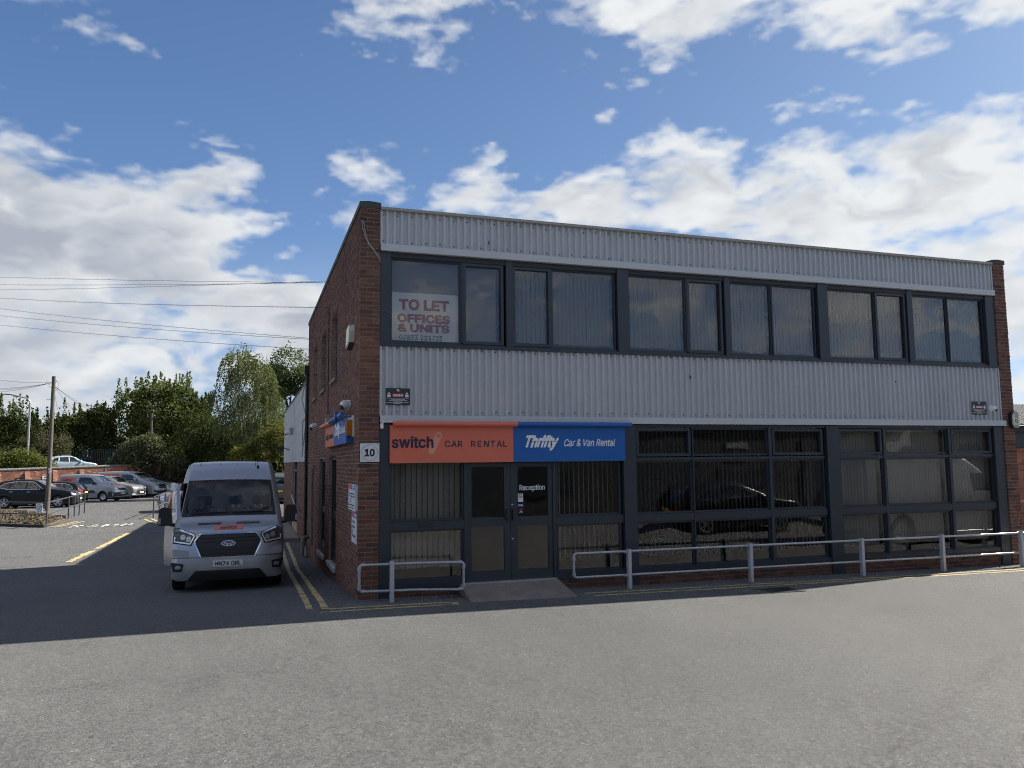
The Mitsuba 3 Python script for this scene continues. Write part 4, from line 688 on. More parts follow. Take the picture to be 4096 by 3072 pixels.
def finish_transit(c, plate='HN74 ORL'):
    hexo = P2((-.50, 1.048), (.50, 1.048), (.60, .93), (.585, .86), (.475, .615), (-.475, .615), (-.585, .86), (-.60, .93)); hexi = hexo.buffer(-.018)
    g = c.nose('grille', hexi, 'm_black', .004, .03)
    c.nose('grille_frame', hexo.buffer(.004).difference(hexi), 'm_chrome', .022, .04)
    for z in (.70, .78, .92, .985): c.nose('grille_bar', sg.box(-.50, z - .014, .50, z + .014).intersection(hexi.buffer(-.01)), 'm_black', .016, .02)
    el = sa.scale(sg.Point(0, .865).buffer(1), .122, .05); c.nose('badge', el, 'm_chrome', .026, .03); k = key_for(c.key + '__badge_oval'); c.nose('badge', sa.scale(sg.Point(0, .865).buffer(1), .113, .042), 'm_ovalblue', .03, .01)
    t = text('Ford', .045, .15, bold=True, shear=.25, center=True); v = np.array(t.vertices); x = c.prof(np.array([.865]))[0][0] + .036; c.emit('lettering', np.c_[x + v[:, 2], v[:, 0] - .005, .848 + v[:, 1]], t.faces, 'm_white', False, True)
    hl = P2((-.955, 1.165), (-.89, 1.155), (-.60, 1.045), (-.588, 1.0), (-.66, .862), (-.965, .915))
    for pg in (hl, mir(hl)):
        sgn = -1 if pg is hl else 1; c.nose('headlight', pg.buffer(.014), 'm_black', .008, .03); c.nose('headlight', pg, 'm_lensdark', .014, .02)
        c.nose('headlight', pg.buffer(-.006).difference(pg.buffer(-.028)).difference(sg.box(*( (-1, .98, -.84, 1.3) if sgn < 0 else (.84, .98, 1, 1.3))).buffer(-.03)), 'm_bright', .019, .01)
        for yy, zz, rr in ((.70, .965, .045), (.80, 1.0, .045)): c.nose('lamp', sg.Point(sgn * yy, zz).buffer(rr), 'm_lens', .019, .01)
    fg = P2((-1.0, .555), (-.775, .525), (-.80, .39), (-.955, .385))
    for pg in (fg, mir(fg)):
        sgn = -1 if pg is fg else 1; c.nose('fog_light', pg, 'm_black', .012, .03); c.nose('lamp', sa.scale(sg.Point(sgn * .87, .465).buffer(1), .055, .035), 'm_lens', .02, .02)
    for pg in (P2((-.97, .80), (-.70, .76), (-.675, .66), (-.70, .635), (-.97, .66)),): c.nose('bumper_corner', pg, 'm_bumper', .008, .02); c.nose('bumper_corner', mir(pg), 'm_bumper', .008, .02)
    c.nose('bumper_seam', shapely.union_all([sg.box(-1.0, .628, -.49, .637), sg.box(.49, .628, 1.0, .637)]), 'm_black', .006, .02)
    c.nose('intake', P2((-.56, .395), (.56, .395), (.70, .235), (.74, .215), (-.74, .215), (-.70, .235)), 'm_black', .012, .03); 
    for sgn in (-1, 1): c.nose('vent', sg.box(*sorted((sgn * .14, sgn * .57)), 0, 0) if 0 else sg.box(min(sgn * .14, sgn * .57), 1.214, max(sgn * .14, sgn * .57), 1.238), 'm_black', .008, .02)
    c.nose('sticker', sg.box(-.27, 1.115, .26, 1.188), 'm_orange', .008, .012)
    t = text('switch', .045, .3, bold=True, center=True); v = np.array(t.vertices); zz = 1.128 + v[:, 1]; x, dx = c.prof(zz); c.emit('lettering', c.D(np.c_[x + .01, v[:, 0], zz]) + [0.004, 0, .01], t.faces, 'm_navy', False, True)
    c.plate(plate, .515)
    # black surround of the windscreen, wipers, cabin
    t0, t1 = 8.9, 10.5; tt = c.path[:, 2]
    def ws(u, v, off): t_ = 9.05 + 1.3 * np.asarray(v, float); x, z = np.interp(t_, tt, c.path[:, 0]), np.interp(t_, tt, c.path[:, 1]); w = c.flank(x, z); return c.D(np.c_[x, w * np.asarray(u, float), z]) + [off * .6, 0, off * .8]
    def patch(name, poly, m, off):
        P, F = c.tri(poly, .07); c.emit(name, ws(P[:, 0], P[:, 1], off), F, m, 35, True)
    fr = sg.box(-.985, -.055, .985, 1.03).difference(rrect(-.925, .925, .07, .97, .06)); patch('windscreen_surround', fr, 'm_black', .006)
    patch('sensor_housing', P2((-.27, 1.0), (.27, 1.0), (.10, .78), (.03, .73), (-.03, .73), (-.10, .78)), 'm_black', .004)
    for a, b in (((.72, .06), (.05, .035)), ((-.05, .05), (-.80, .03))):
        q = ws([a[0], b[0]], [a[1], b[1]], .025); c.put('wiper', tube(q, .012, 6), 'm_black')
    q = ws([.86, .60], [.19, .06], .02); c.put('wiper', tube(q, .01, 6), 'm_black')
    c.put('dashboard', merge(box(-1.62, -1.05, -.86, .86, .7, 1.22), box(-1.55, -1.3, -.62, -.2, 1.2, 1.3)), 'm_seat'); c.seats((-2.05,), .5, zseat=.95, back=.6, ys=(-.5, .12, .58))
    sw = trimesh.creation.torus(.19, .017, major_sections=24, minor_sections=8); sw.apply_transform(trimesh.transformations.rotation_matrix(1.1, [0, 1, 0])); c.put('steering_wheel', move(sw, (-1.66, -.42, 1.40)), 'm_black', True)
    c.put('bulkhead', box(-2.62, -2.58, -.85, .85, .5, 2.25), 'm_greyplastic')
    for sgn in (-1, 1):                              # big black mirrors
        b_ = extr(rrect(-.12, .12, -.18, .17, .06), .10); v = np.array(b_.vertices); b_.vertices = np.c_[-.98 - v[:, 2], sgn * (1.185 + v[:, 0] * (1 - .15 * v[:, 1] / .17)), 1.40 + v[:, 1]]; k = c.put('mirror', b_, 'm_black', 30)
        c.put('arm', tube([(-1.08, sgn * .93, 1.22), (-1.02, sgn * 1.08, 1.24), (-1.02, sgn * 1.14, 1.28)], .035, 8), 'm_black', sub=k); c.put('indicator', move(extr(rrect(-.02, .03, -.13, .0, .01), .02), (0, 0, 0)).apply_transform(np.array([[0, 0, 1, -.975], [1, 0, 0, sgn * 1.285], [0, 1, 0, 1.38], [0, 0, 0, 1.]])), 'm_lens', sub=k)
    c.put('aerial', merge(tube([(-2.25, .55, 2.42), (-2.32, .55, 2.62)], .006, 6), lathe([(0, 0), (.03, 0), (.015, .05), (0, .05)], 10, 'z').apply_translation([-2.25, .55, 2.40])), 'm_black')
    for yy in (-.62, -.22, .12, .5): c.put('roof_rib', tube(np.array([[x, yy, np.interp(-x, -c.path[::1, 0][np.argsort(-c.path[:, 0])], c.path[np.argsort(-c.path[:, 0]), 1])] for x in np.linspace(-2.35, -2.66, 5)]) * 1.0 + [0, 0, .036], .007, 5), 'm_darkpaint')
mat('m_bumper', (.30, .305, .32), .45)
van_pitch = .055
vk = thing('panel_van', 'silver high roof panel van facing the camera with its driver door ajar', 'van')
c, dp, dw = transit(vk, (-2.03, 2.82, -math.pi / 2 + .012, van_pitch), door=True); finish_transit(c)
# the open driver door: hinged at its front edge
P, F = c.tri(dp.buffer(-.008), .1, [dw]); own = shapely.contains_xy(dw, *P[F].mean(1).T); yv = c.flank(P[:, 0], P[:, 1]); hx = -1.04; hy = -float(c.half(np.array([hx]), np.array([1.0]))[0]); a = math.radians(12)
def swing(v): v = np.array(v, float); dx, dy = v[:, 0] - hx, v[:, 1] - hy; return np.c_[hx + dx * math.cos(a) - dy * math.sin(a), hy + dx * math.sin(a) + dy * math.cos(a), v[:, 2]]
base = c.D(np.c_[P[:, 0], -yv, P[:, 1]]); dk = c.emit('door', swing(base), F[~own], 'p_silver', 35, True, label='open driver door with its window'); c.emit('pane', swing(base), F[own], 'm_wsglass', 35, True, sub=dk)
inn = swing(base + [0, .07, 0]); inF = F[~own][:, ::-1]; e = np.sort(F[~own][:, [0, 1, 1, 2, 2, 0]].reshape(-1, 2), 1); u, cnt = np.unique(e, axis=0, return_counts=True); E = u[cnt == 1]; n = len(P)
c.emit('lining', np.vstack([swing(base), inn]), np.vstack([inF + n, np.c_[E, E[:, 1] + n], np.c_[E[:, 0], E[:, 1] + n, E[:, 0] + n]]), 'p_silver', 35, True, sub=dk)
for zz, w_ in ((.62, .05), (.98, .035), (.72, .03)): c.emit('latch', swing(box(-2.29, -2.2, -1.01, -.93, zz, zz + w_).vertices), box(0, 1, 0, 1, 0, 1).faces, 'm_black', False, True, sub=dk)
# a pale van across the road, seen only in the right-hand panes
vk = thing('panel_van', 'pale grey panel van across the yard, seen only reflected in the right hand panes', 'van')
c, _, _ = transit(vk, (20.3, -5.2, .02, 0), body='p_midgrey', L_=6.0); c.side('panel_line', shapely.union_all([sg.box(-3.4, .5, -3.385, 2.2), sg.box(-5.2, 1.1, -2.4, 1.115)]), 'm_darkpaint', off=.004)

def small_van(key, place):
    top = [(-.02, .25), (.01, .38), (.03, .55), (.0, .75), (-.06, .90), (-.2, 1.0), (-.65, 1.11), (-.98, 1.21), (-1.08, 1.25), (-1.72, 1.68), (-1.9, 1.76), (-2.4, 1.83), (-3.9, 1.82), (-4.22, 1.74), (-4.38, 1.1), (-4.4, .45)]
    c = Car(key, top, .925, [(0, .95), (.6, 1.0), (1.0, 1.0), (1.3, .97), (1.85, .83)], [(-.87, .33, .39), (-3.65, .33, .39)], place, r=.10, cf=.16, sill=.24)
    dwin = P2((-1.42, 1.20), (-1.78, 1.57), (-2.0, 1.62), (-2.62, 1.63), (-2.66, 1.26), (-2.45, 1.16)).buffer(.01)
    c.shell('p_midgrey', [('window', dwin, 'm_carglass', (1, -1))], [('windscreen', 8.1, 9.3, -.93, .93, 'm_carglass')])
    c.wheels(.325, 'steel', .19); lw = P2((.06, .24), (.06, .62), (-.05, .66), (-.35, .66), (-.46, .52), (-.46, .24))
    c.side('lower_cladding', P2((.0, .26), (.02, .60), (-.12, .66), (-.36, .66), (-.45, .5), (-.46, .26)), 'm_plasticgrey', off=.008)
    c.side('rub_strip', sg.box(-2.75, .56, -1.5, .76).buffer(.03).buffer(-.03).union(P2((-1.5, .56), (-1.5, .76), (-1.36, .56))), 'm_plasticgrey', off=.014)
    c.nose('bumper', shapely.union_all([sg.box(-.86, .24, .86, .60)]), 'm_plasticgrey', .012, .03); c.nose('bumper_trim', sg.box(-.80, .30, .80, .34), 'm_alloy', .02, .02); c.nose('grille', sg.box(-.38, .74, .38, .88), 'm_black', .012, .02); c.nose('grille_bar', sg.box(-.80, .655, .80, .70), 'm_chrome', .016, .02)
    for sgn in (-1, 1): c.nose('headlight', sg.box(*sorted((sgn * .42, sgn * .86)), .0, .0) if 0 else sg.box(min(sgn * .42, sgn * .86), .76, max(sgn * .42, sgn * .86), .89), 'm_lens', .014, .02)
    c.nose('sticker', sg.box(-.3, 1.03, .3, 1.09), 'm_orange', .012, .01)
    pan = shapely.union_all([rrect(-4.05, -2.9, 1.18, 1.66, .12)]).difference(sg.box(-4.1, 1.1, -3.95, 1.25)); c.side('graphic', pan, 'm_orange', off=.005); c.glyph('switch', -3.88, 1.37, .17, .72, -1, 'm_navy', bold=True)
    c.glyph('thrifty', -2.40, .93, .10, .42, -1, 'm_blue', bold=True, shear=.2); c.side('door_handle', sg.box(-2.75, 1.0, -2.52, 1.05).buffer(.01), 'm_black', off=.025)
    c.side('door_seam', shapely.union_all([sg.box(-2.83, .32, -2.815, 1.72), sg.box(-1.29, .5, -1.275, 1.1)]), 'm_darkpaint', off=.003)
    c.mirrors(-1.5, 1.16, 'm_black', (.13, .22, .2)); c.plate('LK24 YNT', .52); c.seats((-2.3,), .46, zseat=.75, back=.55); return c
def mid_van(key, place):
    top = [(-.02, .25), (.01, .40), (.03, .60), (.0, .85), (-.06, 1.0), (-.22, 1.10), (-.65, 1.22), (-1.0, 1.33), (-1.1, 1.37), (-1.9, 1.82), (-2.1, 1.89), (-2.6, 1.96), (-4.6, 1.95), (-4.95, 1.87), (-5.05, 1.1), (-5.05, .45)]
    c = Car(key, top, 1.0, [(0, .95), (.6, 1.0), (1.0, 1.0), (1.35, .97), (1.98, .85)], [(-.95, .35, .41), (-4.05, .35, .41)], place, r=.12, cf=.2, sill=.25)
    dwin = P2((-1.5, 1.32), (-1.95, 1.68), (-2.15, 1.73), (-2.75, 1.74), (-2.8, 1.34)).buffer(.01)
    c.shell('p_midgrey', [('window', dwin, 'm_carglass', (1, -1))], [('windscreen', 8.1, 9.3, -.93, .93, 'm_carglass')])
    c.wheels(.345, 'alloy', .2); hx_ = P2((-.42, .98), (.42, .98), (.5, .86), (.42, .68), (-.42, .68), (-.5, .86)); c.nose('grille', hx_, 'm_black', .014, .03); c.nose('badge', sa.scale(sg.Point(0, .85).buffer(1), .11, .05), 'm_chrome', .022, .02)
    for sgn in (-1, 1):
        pg = P2((-.93, 1.06), (-.55, .96), (-.58, .88), (-.93, .93)); c.nose('headlight', pg if sgn < 0 else mir(pg), 'm_lens', .014, .02); pf = P2((-.93, .55), (-.62, .50), (-.62, .42), (-.93, .40)); c.nose('fog_light', pf if sgn < 0 else mir(pf), 'm_black', .012, .02)
    c.nose('intake', sg.box(-.62, .30, .62, .50), 'm_black', .012, .02); c.nose('bonnet_stripe', shapely.union_all([sg.box(-.4, 1.11, -.15, 1.3), sg.box(.15, 1.11, .4, 1.3)]), 'm_black', .012, .01)
    c.side('graphic', sg.box(-4.7, 1.34, -2.95, 1.80), 'm_orange', off=.005); c.glyph('switch', -4.2, 1.5, .2, .8, -1, 'm_navy', bold=True)
    c.mirrors(-1.62, 1.28, 'p_silver', (.16, .24, .26)); c.plate('LM25 KXO', .58); c.seats((-2.5,), .48, zseat=.8, back=.6)
    c.side('door_seam', shapely.union_all([sg.box(-2.9, .32, -2.885, 1.82), sg.box(-1.42, .5, -1.405, 1.2)]), 'm_darkpaint', off=.003); return c
def suv(key, place, body, H=1.65, L_=4.6, W_=.93, grille='bold', plate='KX23 FTB', low=.0, front=True):
    k = H / 1.65; q = L_ / 4.6
    top = [(-.03, .25), (.0, .40), (.015, .58), (-.03, .78), (-.12, .90), (-.35, .98), (-1.1 * q, 1.08 * k), (-1.3 * q, 1.13 * k), (-1.42 * q, 1.18 * k), (-2.05 * q, 1.55 * k), (-2.25 * q, 1.61 * k), (-2.8 * q, 1.65 * k), (-3.6 * q, 1.60 * k), (-4.05 * q, 1.50 * k), (-4.2 * q, 1.44 * k), (-4.5 * q, 1.08 * k), (-4.6 * q, .95 * k), (-4.6 * q, .6), (-4.55 * q, .38)]
    c = Car(key, top, W_, [(0, .95), (.5, 1.0), (.9 * k, .99), (1.08 * k, .95), (1.62 * k, .70)], [(-.88 * q, .35, .40), (-3.65 * q, .35, .40)], place, r=.09, cf=.2, crb=.12, sill=.24)
    z0 = 1.10 * k; ws_ = [P2((-1.72 * q, z0), (-2.16 * q, 1.46 * k), (-2.3 * q, 1.50 * k), (-2.52 * q, 1.52 * k), (-2.54 * q, z0)), P2((-2.62 * q, z0), (-2.60 * q, 1.52 * k), (-3.3 * q, 1.50 * k), (-3.42 * q, 1.12 * k)), P2((-3.50 * q, 1.13 * k), (-3.40 * q, 1.49 * k), (-3.72 * q, 1.42 * k), (-4.02 * q, 1.20 * k))]
    c.shell(body, [('window', w_, 'm_carglass', (1, -1)) for w_ in ws_], [('windscreen', 7.9, 9.3, -.92, .92, 'm_carglass'), ('rear_window', 14.0, 15.2, -.85, .85, 'm_carglass')])
    fr_ = shapely.union_all(ws_).buffer(.05).buffer(-.025); c.side('window_trim', fr_.difference(fr_.buffer(-.018)), 'm_chrome', off=.008, g=.2); c.wheels(.35, 'alloy', .21)
    c.side('arch_trim', shapely.union_all([sg.Point(x, z).buffer(.435).difference(sg.Point(x, z).buffer(.40)) for x, z, _ in c.arches]).intersection(sg.box(-9, .3, 9, 2)).intersection(c.poly), 'm_plasticgrey' if body != 'p_black' else 'p_black', off=.008, g=.2); c.side('sill_trim', sg.box(-3.2 * q, .25, -1.35 * q, .36), 'm_plasticgrey', off=.008, g=.2)
    c.seats((-2.35 * q, -3.2 * q), .46, zseat=.62 * k, back=.58 * k); c.mirrors(-1.72 * q, 1.04 * k, body, (.13, .2, .15)); c.side('door_handle', shapely.union_all([sg.box(-2.5 * q, .93 * k, -2.33 * q, .96 * k), sg.box(-3.4 * q, .95 * k, -3.22 * q, .98 * k)]), 'm_chrome' if body != 'p_grey' else body, off=.02)
    if grille == 'tall':
        go = P2((-.42, .88), (.42, .88), (.46, .70), (.34, .36), (-.34, .36), (-.46, .70)); c.nose('grille', go, 'm_black', .012, .03); c.nose('grille_frame', go.buffer(.012).difference(go.buffer(-.014)), 'm_chrome', .022, .03)
        c.nose('emblem', shapely.union_all([sg.Point(-.12 + .08 * i, .79).buffer(.05).difference(sg.Point(-.12 + .08 * i, .79).buffer(.036)) for i in range(4)]), 'm_bright', .026, .02)
    else:
        go = P2((-.55, .62), (.55, .62), (.62, .48), (.5, .32), (-.5, .32), (-.62, .48)); c.nose('grille', go, 'm_black', .012, .03); c.nose('grille_frame', sg.box(-.9, .655, .9, .685), 'm_chrome', .016, .02); c.nose('emblem', sg.Point(0, .77).buffer(.055), 'm_bright', .02, .02)
        pf = P2((-.9, .42), (-.66, .34), (-.60, .28), (-.9, .28)); c.nose('fog_trim', pf, 'm_bright', .02, .02); c.nose('fog_trim', mir(pf), 'm_bright', .02, .02)
    hl = P2((-.88, .86), (-.52, .80), (-.52, .70), (-.88, .74))
    for pg in (hl, mir(hl)): c.nose('headlight', pg, 'm_lens', .014, .02); c.nose('lamp', pg.buffer(-.025), 'm_bright', .02, .01)
    rl = P2((-.88, .98), (-.5, .93), (-.5, .83), (-.88, .84))
    for pg in (rl, mir(rl)): c.nose('tail_light', pg, 'm_redlens', .01, .03, rear=True)
    c.plate(plate, .50 if grille == 'tall' else .47); c.plate('', .78, 'm_plateyellow', True); return c
RH = math.radians(-23)
k = thing('parked_car', 'black four door estate style car parked side on behind the telegraph pole', 'car', 'cars in the yard'); suv(k, (-11.25, 40.5, math.radians(-7), 0), 'p_black', grille='tall', L_=4.75)
k = thing('parked_car', 'small black hatchback showing its tail between the black car and the small grey van', 'car', 'cars in the yard'); c = suv(k, (-15.4, 43.7, math.radians(172), 0), 'p_black', H=1.46, L_=4.05, W_=.86)
k = thing('small_van', 'small grey van with orange side panel and steel wheels', 'van', 'vans by the wall'); small_van(k, (-9.95, 47.9, RH, 0))
k = thing('parked_car', 'dark grey sports utility car nosing out between the two grey vans', 'car', 'cars in the yard'); suv(k, (-9.15, 51.4, RH, 0), 'p_grey', H=1.66)
k = thing('medium_van', 'larger grey van with orange panel and black bonnet stripes behind the dark grey car', 'van', 'vans by the wall'); mid_van(k, (-7.95, 53.6, RH, 0))
k = thing('parked_car', 'pale silver car at the far end of the row, half hidden by the near van', 'car', 'cars in the yard'); suv(k, (-7.35, 56.6, RH, 0), 'p_silver', H=1.62)
k = thing('parked_car', 'silver car beyond the right ramp railing with only its bonnet in view', 'car', 'cars in the yard'); suv(k, (-6.2, 33.0, math.radians(192), 0), 'p_silver', H=1.5)
k = thing('parked_car', 'dark green four by four with yellow plate beyond the workshop corner', 'car', 'cars in the yard'); suv(k, (.6, 41.5, math.radians(83), 0), 'p_green', H=1.85, W_=.95)
k = thing('parked_car', 'pale blue estate car on the upper level behind the brick wall', 'car'); suv(k, (-14.9, 67.3, math.radians(33), 0, 1.5), 'p_bluegrey', H=1.65)

# ------------------------------------------------------------------ upper level, brick boundary wall, fences
WD = np.array([.9067, .4217]); WN = np.array([.4217, -.9067]); W0 = np.array([-18.97, 54.0])       # along the wall, its face normal
def wp(s_, o=0.0): return W0 + WD * s_ + WN * o
def wall_top(s_): return 2.06 + np.clip(s_, -60, 20) * .028
ss = np.arange(-60, 16.1, 1.0)
def ribbon(ss, lo, hi):            # closed prism along the wall: lo/hi functions of s give z, thickness .33
    out = []
    for a, b in zip(ss[:-1], ss[1:]):
        p = [np.r_[wp(q, o), z(q)] for q in (a, b) for o in (0, -.34) for z in (lo, hi)]
        out.append(trimesh.convex.convex_hull(np.array(p)))
    return merge(out)
BW = thing('boundary_wall', 'old red brick retaining wall with grey coping at the back of the car park', 'wall')
part(BW, 'wall', ribbon(np.arange(-60, 16.1, 4.0), lambda q: -.8, lambda q: wall_top(q) - .12), 'm_farbrick')
cs = []
for q in np.arange(-40, 16, .30):
    z = wall_top(q); e = .002 * rng.normal(); p = [np.r_[wp(q + a, o), zz] for a in (0, .285) for o, zz in ((.04, z - .12), (.04, z - .05 + e), (-.14, z + .03 + e), (-.38, z - .05), (-.38, z - .12))]
    cs.append(trimesh.convex.convex_hull(np.array(p)))
part(BW, 'coping', merge(cs), 'm_slate', kind='stuff')
for q in np.arange(-13.05, 15, 1.85):
    p = [np.r_[wp(q + a, o), z] for a in (-.17, .17) for o, z in ((0, -.6), (.42, -.6), (.42, 1.0), (.0, wall_top(q) - .22))]; part(BW, 'buttress', trimesh.convex.convex_hull(np.array(p)), 'm_farbrick')
ut = []
ups = np.arange(-60, 60.1, 2.0); upo = np.concatenate([np.arange(-.2, -14, -1.5), np.geomspace(-14, -900, 14)])
UX = np.array([[np.r_[wp(q, o), wall_top(q) - .75 + .35 * min(1, -o / 12)] for o in upo] for q in ups]); nu, no = UX.shape[:2]; I = (np.arange(nu - 1)[:, None] * no + np.arange(no - 1)[None]).reshape(-1)
struct('upper_ground', quadm(UX.reshape(-1, 3), np.stack([I, I + 1, I + no + 1, I + no], 1)), 'm_grassland', smooth=True)
for q, z, w_, h_, lab in ((1.0, 1.05, .42, .32, 'small dark sign with white label on the boundary wall, left of the pole'), (2.75, 1.25, .45, .26, 'small white sign on the boundary wall between the buttresses'), (4.35, 1.35, .36, .16, 'small white plate on the boundary wall above the small grey van')):
    k = thing('wall_sign', lab, 'sign'); c4 = [np.r_[wp(q + a, o), z + b] for a in (0, w_) for o in (.01, .03) for b in (0, h_)]; part(k, 'plate', trimesh.convex.convex_hull(np.array(c4)), 'm_darkpaint' if 'dark' in lab else 'm_signwhite')
    c4 = [np.r_[wp(q + a, o), z + b] for a in (.12, w_ - .08) for o in (.03, .036) for b in (h_ * .35, h_ * .75)]; part(k, 'label', trimesh.convex.convex_hull(np.array(c4)), 'm_signwhite' if 'dark' in lab else 'm_textgrey')
def palisade(p0, p1, z0, h, label, group=None, step=.155):
    k = thing('palisade_fence', label, 'fence', group); p0, p1 = np.array(p0, float), np.array(p1, float); Ln = np.linalg.norm(p1 - p0); d = (p1 - p0) / Ln; n = np.array([-d[1], d[0]]); pl = []
    for q in np.arange(0, Ln, step):
        c_ = p0 + d * q; hh = h + rng.uniform(-.02, .02); pt = [np.r_[c_ + d * a + n * b, z] for a, b, z in ((-.034, .0, z0), (.034, .0, z0), (0, .015, z0), (-.034, 0, z0 + hh - .12), (.034, 0, z0 + hh - .12), (0, .015, z0 + hh - .12), (0, 0, z0 + hh))]; pl.append(trimesh.convex.convex_hull(np.array(pt)))
    part(k, 'pale', merge(pl), 'm_rail', kind='stuff')
    for zz in (.35, h - .4): a, b = p0 + n * .04, p1 + n * .04; part(k, 'rail', tube([np.r_[a, z0 + zz], np.r_[b, z0 + zz]], .025, 4), 'm_rail')
    for q in np.arange(0, Ln, 2.75): c_ = p0 + d * q + n * .07; part(k, 'post', box(c_[0] - .04, c_[0] + .04, c_[1] - .04, c_[1] + .04, z0, z0 + h - .2), 'm_rail')
palisade((-19.0, 69.5), (-11.4, 69.9), 1.75, 2.1, 'dark steel palisade fence on the upper level left of the purple bush')
palisade((-9.6, 60.2), (3.2, 62.2), -.21, 2.3, 'dark steel palisade fence behind the row of parked vans')

# bank with gravel, kerb and painted railings beside the ramp
bank_c = [(-30, 27.3), (-12.1, 28.0), (-10.15, 26.3), (-9.9, 27.2), (-9.95, 30.2), (-11.0, 31.6), (-13, 33.2), (-30, 34)]
pb = sg.Polygon(bank_c); gx_, gy_ = np.meshgrid(np.arange(-30, -9.5, .35), np.arange(26, 34.5, .35)); gp = np.c_[gx_.ravel(), gy_.ravel()]; gp = gp[shapely.contains_xy(pb.buffer(-.1), gp[:, 0], gp[:, 1])]
bp_ = np.array([pb.exterior.interpolate(t_, True).coords[0] for t_ in np.linspace(0, 1, 160, endpoint=False)]); P = np.vstack([bp_, gp]); F = Delaunay(P).simplices; F = F[shapely.contains_xy(pb, *P[F].mean(1).T)]
def bank_z(x, y): d = shapely.distance(shapely.points(x, y), pb.exterior); return zg(x, y) + .03 + .42 * np.clip(d / 1.5, 0, 1) ** .8 + .05 * (meshkit.fbm(np.stack([x * .8, y * .8, 0 * x], -1), 3, 5) - .5)
a, b = P[F[:, 1]] - P[F[:, 0]], P[F[:, 2]] - P[F[:, 0]]; ar = a[:, 0] * b[:, 1] - a[:, 1] * b[:, 0]; F = np.where((ar < 0)[:, None], F[:, ::-1], F)
struct('bank', trimesh.Trimesh(np.c_[P, bank_z(P[:, 0], P[:, 1])], F, process=False), 'm_earth', smooth=True)
n = 5200; q = np.c_[-9.9 - rng.uniform(0, 1, n) ** 1.4 * 9, rng.uniform(26.4, 32, n)]; q = q[shapely.contains_xy(pb.buffer(-.15), q[:, 0], q[:, 1])]; n = len(q)
ico = trimesh.creation.icosphere(subdivisions=0); sz = rng.uniform(.02, .065, (n, 1, 1)) * rng.uniform(.6, 1.3, (n, 1, 3)); v = ico.vertices[None] * (1 + .3 * rng.normal(size=(n, 12, 1)).clip(-1, 1)) * sz + np.c_[q, bank_z(q[:, 0], q[:, 1]) + .01][:, None]
cs_ = np.array([(.16, .11, .08), (.22, .17, .12), (.10, .075, .05), (.26, .21, .12), (.09, .09, .035)])[rng.choice(5, n)] * rng.uniform(.28, .6, (n, 1))
solo('gravel', trimesh.Trimesh(v.reshape(-1, 3), (ico.faces[None] + 12 * np.arange(n)[:, None, None]).reshape(-1, 3), process=False), 'm_stone', 'loose brown stones covering the bank behind the painted railing', 'gravel', kind='stuff', color=np.repeat(cs_, 12, 0))
kb = thing('kerb', 'low dark kerb along the top of the gravel bank beside the car park', 'kerb')
for a, b in (((-30, 33.9), (-13, 33.1)), ((-13, 33.1), (-11.0, 31.5)), ((-11.0, 31.5), (-10.0, 30.3))):
    a, b = np.array(a), np.array(b); d = (b - a) / np.linalg.norm(b - a); m_ = int(np.linalg.norm(b - a) / .95) + 1
    for i in range(m_):
        p, e = a + (b - a) * i / m_, a + (b - a) * (i + .985) / m_; nn = np.array([-d[1], d[0]]) * .07; z = float(zg(*p)); part(kb, 'stone', trimesh.convex.convex_hull(np.array([np.r_[w_ + s_ * nn, zz] for w_ in (p, e) for s_ in (-1, 1) for zz in (z - .1, z + .17)])), 'm_concrete')
solo('edging', merge(box(-12.3, -10.2, 27.6, 27.7, -.42, -.3)), 'm_concrete', 'low concrete edge at the foot of the gravel bank', 'kerb') if 0 else None
def railing(label, posts, bars=(1.05, .55), ext=None):
    k = thing('painted_railing', label, 'railing')
    for x, y in posts: z = float(zg(x, y)); part(k, 'post', tube([(x, y, z - .1), (x, y, z + bars[0])], .03, 8), 'm_rail', smooth=40)
    for h in bars: part(k, 'bar', tube([(x, y, float(zg(x, y)) + h) for x, y in posts], .026, 8), 'm_rail', smooth=40)
kf = thing('kerb', 'low dark kerb along the front foot of the gravel bank', 'kerb')
for a, b in (((-24, 27.75), (-12.2, 27.85)), ((-12.2, 27.85), (-9.95, 25.95))):
    a, b = np.array(a), np.array(b); d = (b - a) / np.linalg.norm(b - a); m_ = int(np.linalg.norm(b - a) / .95) + 1; nn = np.array([-d[1], d[0]]) * .07
    for i in range(m_):
        p, e = a + (b - a) * i / m_, a + (b - a) * (i + .985) / m_; z = float(zg(*p)); part(kf, 'stone', trimesh.convex.convex_hull(np.array([np.r_[w_ + s_ * nn, zz] for w_ in (p, e) for s_ in (-1, 1) for zz in (z - .1, z + .12)])), 'm_kerbdark')
railing('dark painted two bar railing along the gravel bank and left of the ramp', [(-19.5, 28.2), (-16.0, 28.1), (-12.2, 28.05), (-9.95, 26.15), (-9.9, 30.3), (-9.85, 31.4), (-9.78, 32.2), (-9.72, 33.2)])
railing('dark painted railing on the right side of the ramp behind the silver van', [(-6.04, 29.3), (-5.9, 30.5), (-5.75, 31.8), (-5.0, 32.8), (-4.0, 33.2)])
WS = thing('weight_sign', 'square white sign reading 5 TON MAX in a ring on the painted railing', 'sign')
part(WS, 'plate', rotz(box(-11.2, -10.15, 26.72, 26.735, -.02, .70), -.7, (-10.0, 26.3, 0)).apply_scale(1.0), 'm_signwhite') if 0 else None
def face(m, p, ang): m = m.copy(); v = np.array(m.vertices); c_, s_ = math.cos(ang), math.sin(ang); m.vertices = np.c_[p[0] + v[:, 0] * c_ + v[:, 2] * s_, p[1] + v[:, 0] * s_ - v[:, 2] * c_, p[2] + v[:, 1]]; return m
wp0, wa = (-10.29, 26.37, .22), -.69
